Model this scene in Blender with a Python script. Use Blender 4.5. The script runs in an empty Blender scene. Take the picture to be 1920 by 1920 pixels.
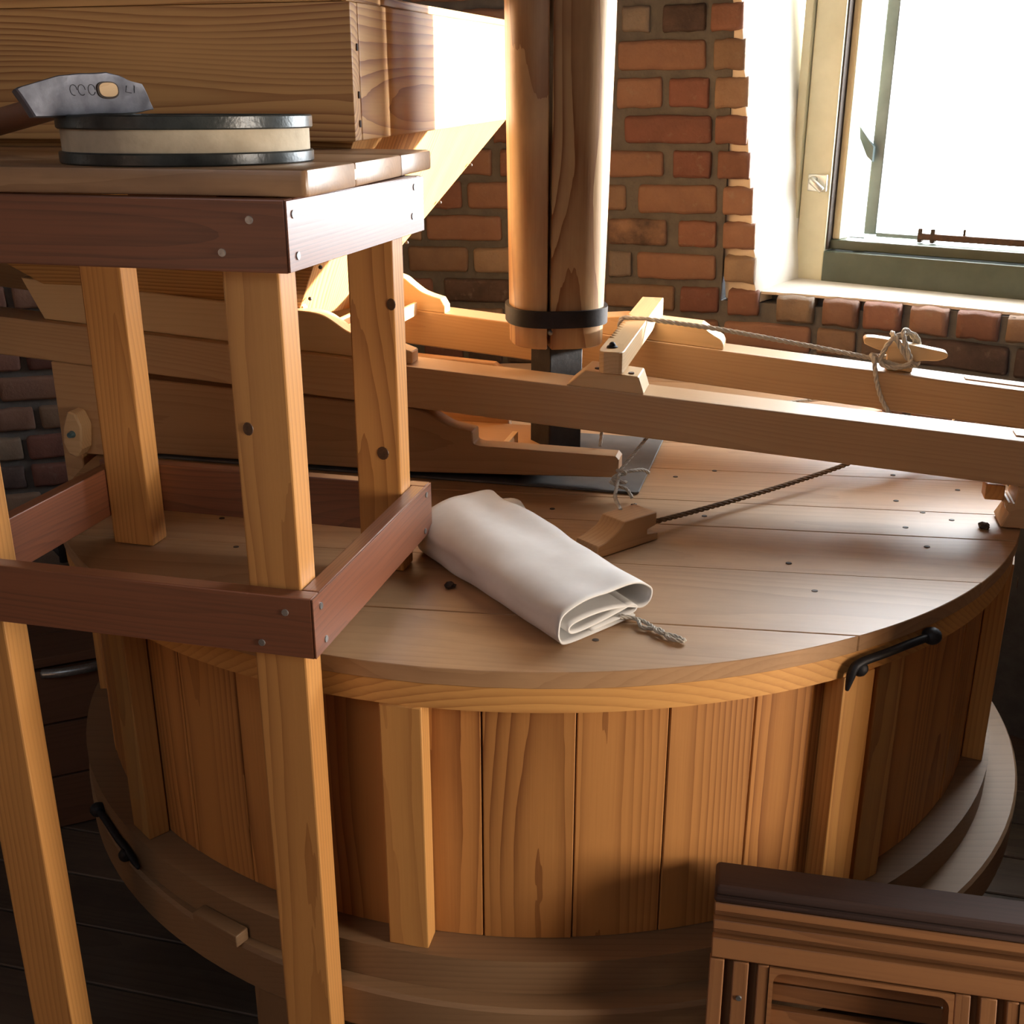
import bpy, bmesh, math, random
from mathutils import Vector, Matrix, noise
random.seed(7)
sc = bpy.context.scene
COL = sc.collection
Z0 = 1.45                                   # camera height above the mill floor
rad = math.radians

# ------------------------------------------------------------------ camera, world, lights, exposure
cam = bpy.data.objects.new('camera', bpy.data.cameras.new('camera'))
COL.objects.link(cam)
cam.location = (0, 0, Z0)
PITCH = math.atan(760/2088)
cam.rotation_euler = (math.pi/2 - PITCH, 0, 0)
cam.data.sensor_width = 36
cam.data.lens = 36*2088/1920
cam.data.clip_start = .02
sc.camera = cam
sc.view_settings.view_transform = 'Standard'
sc.view_settings.look = 'None'
sc.view_settings.gamma = 1
sc.view_settings.use_curve_mapping = False
sc.view_settings.exposure = 0.0

world = bpy.data.worlds.new('sky'); sc.world = world
world.use_nodes = True
wb = world.node_tree.nodes['Background']
wb.inputs[0].default_value = (.90, .96, 1.0, 1)
wb.inputs[1].default_value = 26.0

def light(name, kind, loc, direction, energy, color, **kw):
    d = bpy.data.lights.new(name, kind); d.energy = energy; d.color = color
    for k, v in kw.items(): setattr(d, k, v)
    o = bpy.data.objects.new(name, d); COL.objects.link(o)
    o.location = loc
    o.rotation_euler = Vector(direction).to_track_quat('-Z', 'Y').to_euler()
    return o

SUN_AZ = rad(70.0); SUN_EL = rad(5.0)
sdir = Vector((math.sin(SUN_AZ)*math.cos(SUN_EL), math.cos(SUN_AZ)*math.cos(SUN_EL), math.sin(SUN_EL)))
light('sun', 'SUN', (4, 2, 3), -sdir, 40.0, (1.0, .93, .82), angle=rad(3.0))
WYAW = rad(38)                                                   # window outward normal
wn = Vector((math.sin(WYAW), math.cos(WYAW), 0)); wl = Vector((wn.y, -wn.x, 0))
WP = Vector((.59, 2.692, Z0-.434))                               # lower left arris of the opening
# daylight: one portal in the window, one in the second window on the right
pc = WP + wn*.42 + wl*.54 + Vector((0, 0, .6))
po = light('window_portal', 'AREA', pc, -wn, 1.0, (1, 1, 1), shape='RECTANGLE', size=1.2, size_y=1.35)
po.data.cycles.is_portal = True
pd = light('side_portal', 'AREA', (-.445+2.72*math.sin(rad(94)), .406+2.72*math.cos(rad(94)), Z0-.375), (-math.sin(rad(94)), -math.cos(rad(94)), 0), 1.0, (1, 1, 1), shape='RECTANGLE', size=.75, size_y=1.05)
pd.data.cycles.is_portal = True
light('side_glow', 'AREA', (-.445+2.46*math.sin(rad(94)), .406+2.46*math.cos(rad(94)), Z0-.42), (-1, .36, -.08), 8.5, (1.0, .66, .33), shape='RECTANGLE', size=.6, size_y=.8, spread=rad(90))  # warm lamp added in the second window to gild legs and staves
light('fill_lamp', 'AREA', (-.9, -.5, Z0+1.0), (.25, .9, -.42), 7.5, (.86, .92, 1.0), shape='RECTANGLE', size=1.1, size_y=1.1)  # added fill behind the camera, lifts the shaded faces

# ------------------------------------------------------------------ frames and helpers
YAW = rad(14)
U = Vector((math.cos(YAW), -math.sin(YAW), 0)); V = Vector((math.sin(YAW), math.cos(YAW), 0)); Z = Vector((0, 0, 1))
def F(u, v, z): return U*u + V*v + Vector((0, 0, z+Z0))
def W(x, y, z): return Vector((x, y, z+Z0))

PM = {}
def basis(o, ax, az):
    ax = Vector(ax).normalized(); az = Vector(az); az = (az - ax*az.dot(ax)).normalized(); ay = az.cross(ax)
    m = Matrix((ax, ay, az)).transposed().to_4x4(); m.translation = o
    return m
def link(name, mesh, M, parent=None, mat=None, **props):
    o = bpy.data.objects.new(name, mesh); COL.objects.link(o)
    if parent is not None:
        o.parent = parent; o.matrix_basis = PM[parent.name].inverted() @ M
    else:
        o.matrix_basis = M
    PM[o.name] = M.copy()
    if mat is not None and mesh is not None and not mesh.materials: mesh.materials.append(mat)
    for k, v in props.items(): o[k] = v
    return o
def thing(name, loc, label, cat, group=None, rot=0):
    M = Matrix.Translation(loc) @ Matrix.Rotation(rot, 4, 'Z')
    o = link(name, None, M, label=label, category=cat)
    if group: o['group'] = group
    return o
def struct(name, mesh, M, mat=None, parent=None):
    o = link(name, mesh, M, parent, mat)
    if parent is None: o['kind'] = 'structure'
    return o
def mesh_of(bm, smooth=False, name='m'):
    me = bpy.data.meshes.new(name); bmesh.ops.recalc_face_normals(bm, faces=bm.faces); bm.to_mesh(me); bm.free()
    if smooth:
        for p in me.polygons: p.use_smooth = True
    return me
def autosmooth(me, ang=20):
    for p in me.polygons: p.use_smooth = True
    me.set_sharp_from_angle(angle=rad(ang))
def bev(bm, w, seg=2, ang=30):
    if w <= 0: return
    es = [e for e in bm.edges if len(e.link_faces) == 2 and e.calc_face_angle(0) > rad(ang)]
    bmesh.ops.bevel(bm, geom=es, offset=w, segments=seg, affect='EDGES', profile=.5, clamp_overlap=True)
def box_bm(L, Wd, T):
    bm = bmesh.new(); bmesh.ops.create_cube(bm, size=1)
    for v in bm.verts: v.co = Vector((v.co.x*L, v.co.y*Wd, v.co.z*T))
    return bm
def board(name, parent, mat, c, ax, az, L, Wd, T, bv=.002, seg=2, **props):
    """board with grain along ax, thickness T along az, centre c"""
    bm = box_bm(L, Wd, T); bev(bm, bv, seg); me = mesh_of(bm); autosmooth(me)
    return link(name, me, basis(c, ax, az), parent, mat, **props)
def boxuvz(name, parent, mat, u0, u1, v0, v1, z0, z1, grain='u', bv=.002, **props):
    c = F((u0+u1)/2, (v0+v1)/2, (z0+z1)/2); du, dv, dz = u1-u0, v1-v0, z1-z0
    if grain == 'u': return board(name, parent, mat, c, U, V, du, dz, dv, bv, **props)
    if grain == 'v': return board(name, parent, mat, c, V, U, dv, dz, du, bv, **props)
    return board(name, parent, mat, c, Z, V, dz, du, dv, bv, **props)
def prism(name, parent, mat, o, ax, az, pts, t0, t1, bv=.0015, seg=1, ang=30, **props):
    """polygon pts in the (ax, az x ax) plane at o, extruded t0..t1 along az; grain along ax"""
    bm = bmesh.new(); n = len(pts)
    a = [bm.verts.new((p[0], p[1], t0)) for p in pts]; b = [bm.verts.new((p[0], p[1], t1)) for p in pts]
    bm.faces.new(a[::-1]); bm.faces.new(b)
    for i in range(n): bm.faces.new((a[i], a[(i+1) % n], b[(i+1) % n], b[i]))
    bmesh.ops.recalc_face_normals(bm, faces=bm.faces)
    bev(bm, bv, seg, ang); me = mesh_of(bm); autosmooth(me, 28)
    return link(name, me, basis(o, ax, az), parent, mat, **props)
def hexa(name, parent, mat, cs, ax, az, bv=.0015, **props):
    """eight world corners: bottom four then top four (same order)"""
    c = sum(cs, Vector())/8; M = basis(c, ax, az); Mi = M.inverted()
    bm = bmesh.new(); v = [bm.verts.new(Mi @ p) for p in cs]
    for f in ((3,2,1,0), (4,5,6,7), (0,1,5,4), (1,2,6,5), (2,3,7,6), (3,0,4,7)): bm.faces.new([v[i] for i in f])
    bmesh.ops.recalc_face_normals(bm, faces=bm.faces)
    bev(bm, bv); me = mesh_of(bm); autosmooth(me)
    return link(name, me, M, parent, mat, **props)
def lathe_bm(prof, n=48, a0=0, a1=2*math.pi):
    bm = bmesh.new(); full = abs(a1-a0-2*math.pi) < 1e-6; m = n if full else n+1
    rings = [[bm.verts.new((r*math.cos(a0+(a1-a0)*i/n), r*math.sin(a0+(a1-a0)*i/n), z)) for i in range(m)] for r, z in prof]
    k = len(prof)
    for j in range(k):
        A, B = rings[j], rings[(j+1) % k]
        for i in range(n):
            i2 = (i+1) % m
            bm.faces.new((A[i], A[i2], B[i2], B[i]))
    if not full:
        bm.faces.new([r[0] for r in rings]); bm.faces.new([r[-1] for r in rings][::-1])
    return bm
def smooth_path(pts, n=8):
    P = [Vector(p) for p in pts]; out = []
    for i in range(len(P)-1):
        p0 = P[max(i-1, 0)]; p1 = P[i]; p2 = P[i+1]; p3 = P[min(i+2, len(P)-1)]
        for k in range(n):
            t = k/n
            out.append(.5*((2*p1)+(p2-p0)*t+(2*p0-5*p1+4*p2-p3)*t*t+(3*p1-p0-3*p2+p3)*t**3))
    out.append(P[-1]); return out
def tube_into(bm, path, r, n=8, twist=0.0, off=0.0, phase=0.0, taper=None):
    rings = []; nrm = None; s = 0
    for i, p in enumerate(path):
        t = (path[min(i+1, len(path)-1)] - path[max(i-1, 0)]).normalized()
        if nrm is None:
            nrm = t.orthogonal().normalized()
        nrm = (nrm - t*nrm.dot(t)).normalized(); b = t.cross(nrm)
        if i: s += (p-path[i-1]).length
        a = phase + twist*s; c = p + (nrm*math.cos(a)+b*math.sin(a))*off
        rr = r*(taper(i/(len(path)-1)) if taper else 1)
        rings.append([bm.verts.new(c+(nrm*math.cos(2*math.pi*k/n)+b*math.sin(2*math.pi*k/n))*rr) for k in range(n)])
    for A, B in zip(rings, rings[1:]):
        for k in range(n): bm.faces.new((A[k], A[(k+1) % n], B[(k+1) % n], B[k]))
    bm.faces.new(rings[0][::-1]); bm.faces.new(rings[-1])
def resample(path, step):
    out = [path[0]]; acc = 0
    for a, b in zip(path, path[1:]):
        d = (b-a).length; t = step-acc
        while t <= d:
            out.append(a+(b-a)*(t/d)); t += step
        acc = (acc+d) % step if d else acc
    out.append(path[-1]); return out
def rope_mesh(paths, r, strands=3):
    bm = bmesh.new()
    for path in paths:
        p = resample(smooth_path(path, 10), r*.9)
        for k in range(strands): tube_into(bm, p, r*.56, 6, twist=1/(r*1.3), off=r*.5, phase=2*math.pi*k/strands)
    return mesh_of(bm, True)
I4 = Matrix.Identity(4)
def rope(name, parent, mat, paths, r, **props):
    c = Vector(paths[0][0])
    return link(name, rope_mesh([[Vector(p)-c for p in q] for q in paths], r), Matrix.Translation(c), parent, mat, **props)

# ------------------------------------------------------------------ materials
def nt(name):
    m = bpy.data.materials.new(name); m.use_nodes = True
    t = m.node_tree; return m, t, t.nodes['Principled BSDF']
def N(t, kind, **kw):
    n = t.nodes.new(kind)
    for k, v in kw.items():
        if k.startswith('i'): n.inputs[int(k[1:])].default_value = v
        else: setattr(n, k, v)
    return n
def mathn(t, op, a, b=None, c=None, clamp=False):
    n = t.nodes.new('ShaderNodeMath'); n.operation = op; n.use_clamp = clamp
    for i, x in enumerate((a, b, c)):
        if x is None: continue
        if isinstance(x, (int, float)): n.inputs[i].default_value = x
        else: t.links.new(x, n.inputs[i])
    return n.outputs[0]
def vmath(t, op, a, b):
    n = t.nodes.new('ShaderNodeVectorMath'); n.operation = op
    for i, x in enumerate((a, b)):
        if isinstance(x, tuple): n.inputs[i].default_value = x
        else: t.links.new(x, n.inputs[i])
    return n.outputs[0]
def noise_n(t, vec, scale=1, detail=2, rough=.5):
    n = t.nodes.new('ShaderNodeTexNoise'); n.inputs['Scale'].default_value = scale
    n.inputs['Detail'].default_value = detail; n.inputs['Roughness'].default_value = rough
    t.links.new(vec, n.inputs['Vector']); return n.outputs[0]
def mixc(t, f, a, b, mode='MIX'):
    n = t.nodes.new('ShaderNodeMix'); n.data_type = 'RGBA'; n.blend_type = mode; n.clamp_factor = True
    for i, x in ((0, f), (6, a), (7, b)):
        if isinstance(x, (int, float)): n.inputs[i].default_value = x
        elif isinstance(x, tuple): n.inputs[i].default_value = (*x, 1)
        else: t.links.new(x, n.inputs[i])
    return n.outputs[2]
def wood(name, light_c, dark_c, ring=.008, rs=.7, fs=.35, rough=.5, wav=.03, vary=.25, dirt=None, coat=0.0, stretch=1.6):
    m, t, b = nt(name)
    tc = t.nodes.new('ShaderNodeTexCoord'); oi = t.nodes.new('ShaderNodeObjectInfo')
    r1 = mathn(t, 'MULTIPLY', oi.outputs['Random'], 9.0)
    r2 = mathn(t, 'ADD', mathn(t, 'MULTIPLY', mathn(t, 'FRACT', mathn(t, 'MULTIPLY', oi.outputs['Random'], 17.3)), .08), -.04)
    r3 = mathn(t, 'ADD', mathn(t, 'MULTIPLY', mathn(t, 'FRACT', mathn(t, 'MULTIPLY', oi.outputs['Random'], 37.7)), .07), .025)
    cx = t.nodes.new('ShaderNodeCombineXYZ')
    for i, r in enumerate((r1, r2, r3)): t.links.new(r, cx.inputs[i])
    p = vmath(t, 'ADD', tc.outputs['Object'], cx.outputs[0])
    sx = t.nodes.new('ShaderNodeSeparateXYZ'); t.links.new(p, sx.inputs[0])
    low = noise_n(t, vmath(t, 'MULTIPLY', p, (stretch, 7., 7.)), 1, 1)
    lowv = mathn(t, 'MULTIPLY', mathn(t, 'SUBTRACT', low, .5), wav*2)
    rr = mathn(t, 'ADD', mathn(t, 'SQRT', mathn(t, 'ADD', mathn(t, 'POWER', sx.outputs[1], 2), mathn(t, 'POWER', sx.outputs[2], 2))), lowv)
    fine = noise_n(t, vmath(t, 'MULTIPLY', p, (9., 90., 90.)), 1, 2)
    rr = mathn(t, 'ADD', rr, mathn(t, 'MULTIPLY', fine, ring*.3))
    w = mathn(t, 'FRACT', mathn(t, 'DIVIDE', rr, ring))
    w = mathn(t, 'POWER', w, 2.2)
    fib = noise_n(t, vmath(t, 'MULTIPLY', p, (7., 330., 330.)), 1, 2)
    big = noise_n(t, vmath(t, 'MULTIPLY', p, (2., 9., 9.)), 1, 2)
    f = mathn(t, 'MULTIPLY', w, mathn(t, 'MULTIPLY', big, rs*1.8))
    f = mathn(t, 'ADD', f, mathn(t, 'MULTIPLY', mathn(t, 'SUBTRACT', fib, .5), fs))
    f = mathn(t, 'ADD', f, mathn(t, 'MULTIPLY', mathn(t, 'SUBTRACT', big, .5), .3), None, True)
    c = mixc(t, f, light_c, dark_c)
    vv = mathn(t, 'ADD', mathn(t, 'MULTIPLY', mathn(t, 'FRACT', mathn(t, 'MULTIPLY', oi.outputs['Random'], 71.9)), vary), 1-vary/2)
    hs = t.nodes.new('ShaderNodeHueSaturation'); t.links.new(vv, hs.inputs['Value']); t.links.new(c, hs.inputs['Color'])
    c = hs.outputs[0]
    if dirt:
        d = noise_n(t, vmath(t, 'MULTIPLY', p, (5., 11., 11.)), 1, 4, .65)
        d = mathn(t, 'MULTIPLY', mathn(t, 'SUBTRACT', d, .45), dirt[1]*5, None, True)
        c = mixc(t, d, c, dirt[0])
    t.links.new(c, b.inputs['Base Color'])
    b.inputs['Roughness'].default_value = rough
    if coat: b.inputs['Coat Weight'].default_value = coat; b.inputs['Coat Roughness'].default_value = .48; b.inputs['Coat IOR'].default_value = 1.55
    bp = t.nodes.new('ShaderNodeBump'); bp.inputs['Strength'].default_value = .12; bp.inputs['Distance'].default_value = .001
    t.links.new(mathn(t, 'SUBTRACT', fib, mathn(t, 'MULTIPLY', w, .5)), bp.inputs['Height']); t.links.new(bp.outputs[0], b.inputs['Normal'])
    return m
def plain(name, c1, c2, scale=30, rough=.5, metal=0.0, bump=.2, detail=4, bd=.001):
    m, t, b = nt(name); tc = t.nodes.new('ShaderNodeTexCoord'); oi = t.nodes.new('ShaderNodeObjectInfo')
    p = vmath(t, 'ADD', tc.outputs['Object'], oi.outputs['Location'])
    n = noise_n(t, p, scale, detail, .6)
    f = mathn(t, 'MULTIPLY', mathn(t, 'SUBTRACT', n, .3), 2.2, None, True)
    t.links.new(mixc(t, f, c1, c2), b.inputs['Base Color'])
    b.inputs['Roughness'].default_value = rough; b.inputs['Metallic'].default_value = metal
    if bump:
        bp = t.nodes.new('ShaderNodeBump'); bp.inputs['Strength'].default_value = bump; bp.inputs['Distance'].default_value = bd
        t.links.new(noise_n(t, p, scale*4, 3), bp.inputs['Height']); t.links.new(bp.outputs[0], b.inputs['Normal'])
    return m

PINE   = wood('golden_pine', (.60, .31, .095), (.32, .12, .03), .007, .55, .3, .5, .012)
PINE_T = wood('table_pine', (.60, .295, .09), (.32, .12, .03), .007, .6, .25, .42, .02, .15)
HOP    = wood('hopper_pine', (.60, .34, .13), (.26, .09, .024), .0085, .95, .3, .45, .042, .1, stretch=1.1)
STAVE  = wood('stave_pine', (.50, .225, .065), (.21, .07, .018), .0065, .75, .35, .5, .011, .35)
LIDW   = wood('lid_pine', (.43, .255, .13), (.26, .13, .058), .010, .4, .35, .46, .03, .12, dirt=((.26, .15, .08), .35))
BEECH  = wood('pale_beech', (.66, .45, .24), (.45, .26, .12), .006, .3, .35, .45, .02, .12)
BEECHD = wood('horse_beech', (.52, .32, .16), (.36, .19, .085), .006, .35, .35, .45, .02, .15)
RINGW  = wood('shaded_ring_wood', (.24, .14, .07), (.155, .085, .04), .007, .4, .4, .6, .012, .15)  # wood darkened to carry shade that the lights leave off the rings
SHOEW  = wood('shoe_wood', (.40, .22, .10), (.26, .12, .05), .007, .4, .35, .55, .02, .15)
IROKO  = wood('dark_hardwood', (.20, .064, .026), (.08, .024, .010), .004, .55, 1.1, .42, .02, .15, coat=.7)
TOPW   = wood('worn_table_top', (.36, .21, .11), (.22, .11, .05), .008, .45, .4, .35, .02, .15, dirt=((.12, .07, .04), .4))
POSTW  = wood('post_fir', (.58, .375, .19), (.25, .10, .038), .018, 1.0, .3, .4, .085, .1, dirt=((.27, .12, .055), .35))
FLOORW = wood('floor_boards', (.13, .095, .07), (.055, .04, .032), .008, .4, .5, .5, .02, .4, dirt=((.04, .032, .03), .4))
PANELW = wood('panel_teak', (.26, .118, .046), (.13, .05, .02), .006, .4, .5, .45, .02, .2)
CAPW   = wood('worn_dark_rail', (.055, .028, .022), (.025, .012, .01), .005, .4, .9, .85, .02, .1)
CRATEW = wood('crate_boards', (.12, .06, .033), (.06, .03, .018), .008, .5, .5, .6, .02, .3)
IRON   = plain('black_iron', (.018, .018, .022), (.04, .04, .046), 40, .55, .6, .3)
STEEL  = plain('forged_steel', (.10, .105, .135), (.20, .21, .25), 45, .42, .35, .2, 5)
SCREW  = plain('zinc_screw', (.25, .27, .28), (.40, .42, .43), 300, .35, .8, 0)
NAIL   = plain('nail_hole', (.03, .018, .012), (.06, .035, .02), 90, .6, 0, 0)
KNOT   = plain('wood_knot', (.045, .02, .009), (.12, .05, .02), 120, .5, 0, .2)
PLATE  = plain('grey_zinc_sheet', (.05, .048, .046), (.14, .13, .12), 9, .6, 0, .05)
CLOTH  = plain('white_canvas', (.66, .65, .64), (.76, .76, .755), 14, .75, 0, .25, 5, .0006)
CORD   = plain('pale_cotton_cord', (.42, .385, .33), (.58, .545, .48), 200, .8, 0, 0)
BROWNR = plain('brown_hemp_rope', (.10, .055, .025), (.20, .12, .06), 200, .8, 0, 0)
SIEVEC = plain('sieve_canvas', (.40, .33, .23), (.52, .44, .32), 40, .8, 0, .3)
HOOPM  = plain('black_hoop', (.020, .024, .024), (.05, .055, .052), 60, .32, .1, .3)
MORTAR = plain('lime_mortar', (.105, .108, .11), (.16, .16, .158), 25, .9, 0, .6, 5, .003)
FRAMEG = plain('backlit_green_paint', (.045, .06, .038), (.075, .09, .058), 12, .45, 0, .1)  # frame green darkened in the colour for the backlit bottom rails
FRAMEC = plain('cream_window_paint', (.58, .54, .36), (.70, .66, .46), 9, .45, 0, .1)  # cream raised in the colour for the glow on the frame
SASHG  = plain('grey_sash_paint', (.10, .13, .13), (.17, .20, .20), 12, .45, 0, .1)
PLASTER = plain('dark_brickwork', (.20, .11, .07), (.28, .17, .11), 8, .9, 0, .4)  # brick tone lowered to cut light bounced onto the front faces
LIMEW  = plain('white_limewash', (.74, .68, .58), (.82, .78, .70), 12, .9, 0, .4)
DARKC  = plain('dark_ceiling_boards', (.16, .10, .06), (.24, .15, .09), 6, .8, 0, .2)
YARD   = plain('pale_yard', (.55, .50, .38), (.66, .60, .46), 3, .9, 0, 0)
BOLTB  = plain('blued_bolt', (.10, .22, .30), (.20, .36, .46), 200, .3, .7, 0)
BONE   = plain('latch_metal', (.55, .53, .45), (.7, .68, .6), 60, .3, .6, 0)
def brickmat(name, a, b, c=None):
    m, t, bs = nt(name); tc = t.nodes.new('ShaderNodeTexCoord'); oi = t.nodes.new('ShaderNodeObjectInfo')
    geo = t.nodes.new('ShaderNodeNewGeometry')
    p = geo.outputs['Position']
    n = noise_n(t, p, 16, 5, .65); f = mathn(t, 'MULTIPLY', mathn(t, 'SUBTRACT', n, .32), 2.6, None, True)
    col = mixc(t, f, a, b)
    n2 = noise_n(t, p, 42, 4, .6); f2 = mathn(t, 'MULTIPLY', mathn(t, 'SUBTRACT', n2, .60), 5, None, True)
    col = mixc(t, mathn(t, 'MULTIPLY', f2, .6), col, c or (.27, .22, .17))
    v = mathn(t, 'ADD', mathn(t, 'MULTIPLY', oi.outputs['Random'], .35), .92)
    hs = t.nodes.new('ShaderNodeHueSaturation'); hs.inputs['Saturation'].default_value = .9; t.links.new(v, hs.inputs['Value']); t.links.new(col, hs.inputs['Color'])
    t.links.new(hs.outputs[0], bs.inputs['Base Color']); bs.inputs['Roughness'].default_value = .85
    bp = t.nodes.new('ShaderNodeBump'); bp.inputs['Strength'].default_value = .5; bp.inputs['Distance'].default_value = .003
    t.links.new(noise_n(t, p, 130, 4, .6), bp.inputs['Height']); t.links.new(bp.outputs[0], bs.inputs['Normal'])
    return m
BR = {'r': brickmat('red_brick', (0.243, 0.115, 0.079), (0.184, 0.086, 0.063)), 'R': brickmat('deep_red_brick', (0.205, 0.083, 0.064), (0.154, 0.066, 0.052)),
      'o': brickmat('orange_brick', (0.260, 0.145, 0.096), (0.208, 0.113, 0.080)), 't': brickmat('tan_brick', (0.263, 0.178, 0.119), (0.209, 0.131, 0.088)),
      'p': brickmat('pale_brick', (0.289, 0.217, 0.154), (0.228, 0.165, 0.119)), 'g': brickmat('grey_brick', (0.156, 0.136, 0.123), (0.195, 0.168, 0.149)),
      'd': brickmat('burnt_brick', (0.058, 0.041, 0.041), (0.122, 0.082, 0.072)), 'b': brickmat('half_burnt_brick', (0.047, 0.037, 0.037), (0.231, 0.139, 0.093)),
      'k': brickmat('sooty_brick', (0.107, 0.077, 0.064), (0.152, 0.109, 0.086))}

# ------------------------------------------------------------------ round brick wall of the tower mill
CX, CY, R0, KB = -.445, .406, 2.5, .07
def wallR(z): return R0 - KB*(z+.3)
def wp(th, z, d=0.0):                       # th in degrees from +Y towards +X, z relative to the camera, d outwards
    r = wallR(z)+d; a = rad(th); return W(CX+math.sin(a)*r, CY+math.cos(a)*r, z)
ZF = -1.45                                  # floor
ZC = 1.25                                   # ceiling
TH1 = 45.8                                  # right side of the window opening
def shell(name, th0, th1, holes, dth=1.5):
    """thick ring of wall; holes = [(a0, a1, z0, z1)]"""
    bm = bmesh.new()
    ths = sorted(set([th0+(th1-th0)*i/max(1, round((th1-th0)/dth)) for i in range(round((th1-th0)/dth)+1)] + [x for h in holes for x in h[:2]]))
    zs = sorted(set([ZF-.05, ZC+.05]+[x for h in holes for x in h[2:]]+[-.8, -.2, .2, .6]))
    vi = {}
    def vv(i, j, o):
        k = (i, j, o)
        if k not in vi: vi[k] = bm.verts.new(wp(ths[i], zs[j], .008+.42*o))
        return vi[k]
    def solid(i, j):
        if i < 0 or j < 0 or i >= len(ths)-1 or j >= len(zs)-1: return False
        a = (ths[i]+ths[i+1])/2; z = (zs[j]+zs[j+1])/2
        return not any(h[0] < a < h[1] and h[2] < z < h[3] for h in holes)
    for i in range(len(ths)-1):
        for j in range(len(zs)-1):
            if not solid(i, j): continue
            bm.faces.new((vv(i, j, 0), vv(i+1, j, 0), vv(i+1, j+1, 0), vv(i, j+1, 0)))
            bm.faces.new((vv(i, j, 1), vv(i, j+1, 1), vv(i+1, j+1, 1), vv(i+1, j, 1)))
            for di, dj, e in ((-1, 0, ((i, j), (i, j+1))), (1, 0, ((i+1, j), (i+1, j+1))), (0, -1, ((i, j), (i+1, j))), (0, 1, ((i, j+1), (i+1, j+1)))):
                if not solid(i+di, j+dj):
                    (a, b), (c, d) = e
                    bm.faces.new((vv(a, b, 0), vv(c, d, 0), vv(c, d, 1), vv(a, b, 1)))
    return mesh_of(bm)
DA0, DA1, DB0, DB1 = 86.5, 102, -.85, .10               # small second window, out of view on the right
WTH0 = 23.4
wall_back = struct('wall_back', shell('w', -75, 75, [(22.3, TH1, -.445, .85)]), I4, MORTAR)
wall_front = struct('wall_front', shell('w', 75, 285, [(DA0, DA1, DB0, DB1)], 3), I4, PLASTER)

# brick meshes: unit boxes (1 x 1 x 1) with soft uneven arrises
BV = []
def make_brick(seed):
    random.seed(seed)
    bm = bmesh.new(); bmesh.ops.create_cube(bm, size=1)
    for v in bm.verts: v.co = Vector((v.co.x*.215, v.co.y*.07, v.co.z*.066))
    bmesh.ops.subdivide_edges(bm, edges=[e for e in bm.edges if abs(e.verts[0].co.x-e.verts[1].co.x) > .1], cuts=4)
    bmesh.ops.subdivide_edges(bm, edges=[e for e in bm.edges if abs(e.verts[0].co.z-e.verts[1].co.z) > .05], cuts=1)
    bm.normal_update()
    es = [e for e in bm.edges if len(e.link_faces) == 2 and e.calc_face_angle(0) > 1]
    bmesh.ops.bevel(bm, geom=es, offset=.010, segments=2, affect='EDGES', profile=.5)
    for v in bm.verts:
        q = v.co*14 + Vector((seed*3.1, 0, 0)); k = noise.noise_vector(q)
        v.co += Vector((k.x*.006, k.y*.003, k.z*.0048))
    for v in bm.verts: v.co = Vector((v.co.x/.215, v.co.y/.07, v.co.z/.066))
    me = mesh_of(bm, True, 'brick'); return me
for s in range(6): BV.append(make_brick(s+1))
BMESH = {}
def brick(c, ax, up, L, D, H, col, parent=wall_back):
    k = (random.randrange(6), col)
    if k not in BMESH:
        me = BV[k[0]].copy(); me.materials.clear(); me.materials.append(BR[col]); BMESH[k] = me
    o = bpy.data.objects.new('brick', BMESH[k]); COL.objects.link(o)
    o.parent = parent
    ax = Vector(ax).normalized(); up = (Vector(up)-ax*Vector(up).dot(ax)).normalized(); ay = up.cross(ax)
    M = Matrix((ax, ay, up)).transposed().to_4x4(); M.translation = c
    o.matrix_basis = M @ Matrix.Diagonal((L, D, H, 1))
def wall_brick(t0, t1, z0, z1, col, D=.07, proud=.006):
    tm = (t0+t1)/2; zm = (z0+z1)/2; a = rad(tm); n = Vector((math.sin(a), math.cos(a), 0)); ax = Vector((n.y, -n.x, 0))
    L = rad(t1-t0)*wallR(zm); up = Vector((-n.x*KB, -n.y*KB, 1))
    brick(wp(tm, zm, D/2-proud+random.uniform(-.002, .002)), ax, up, L, D, z1-z0, col)
ROW = [.305, .225, .153, .072, -.009, -.088, -.166, -.247, -.326, -.406, -.483]
while ROW[-1] > ZF: ROW.append(ROW[-1]-.0795)
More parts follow.
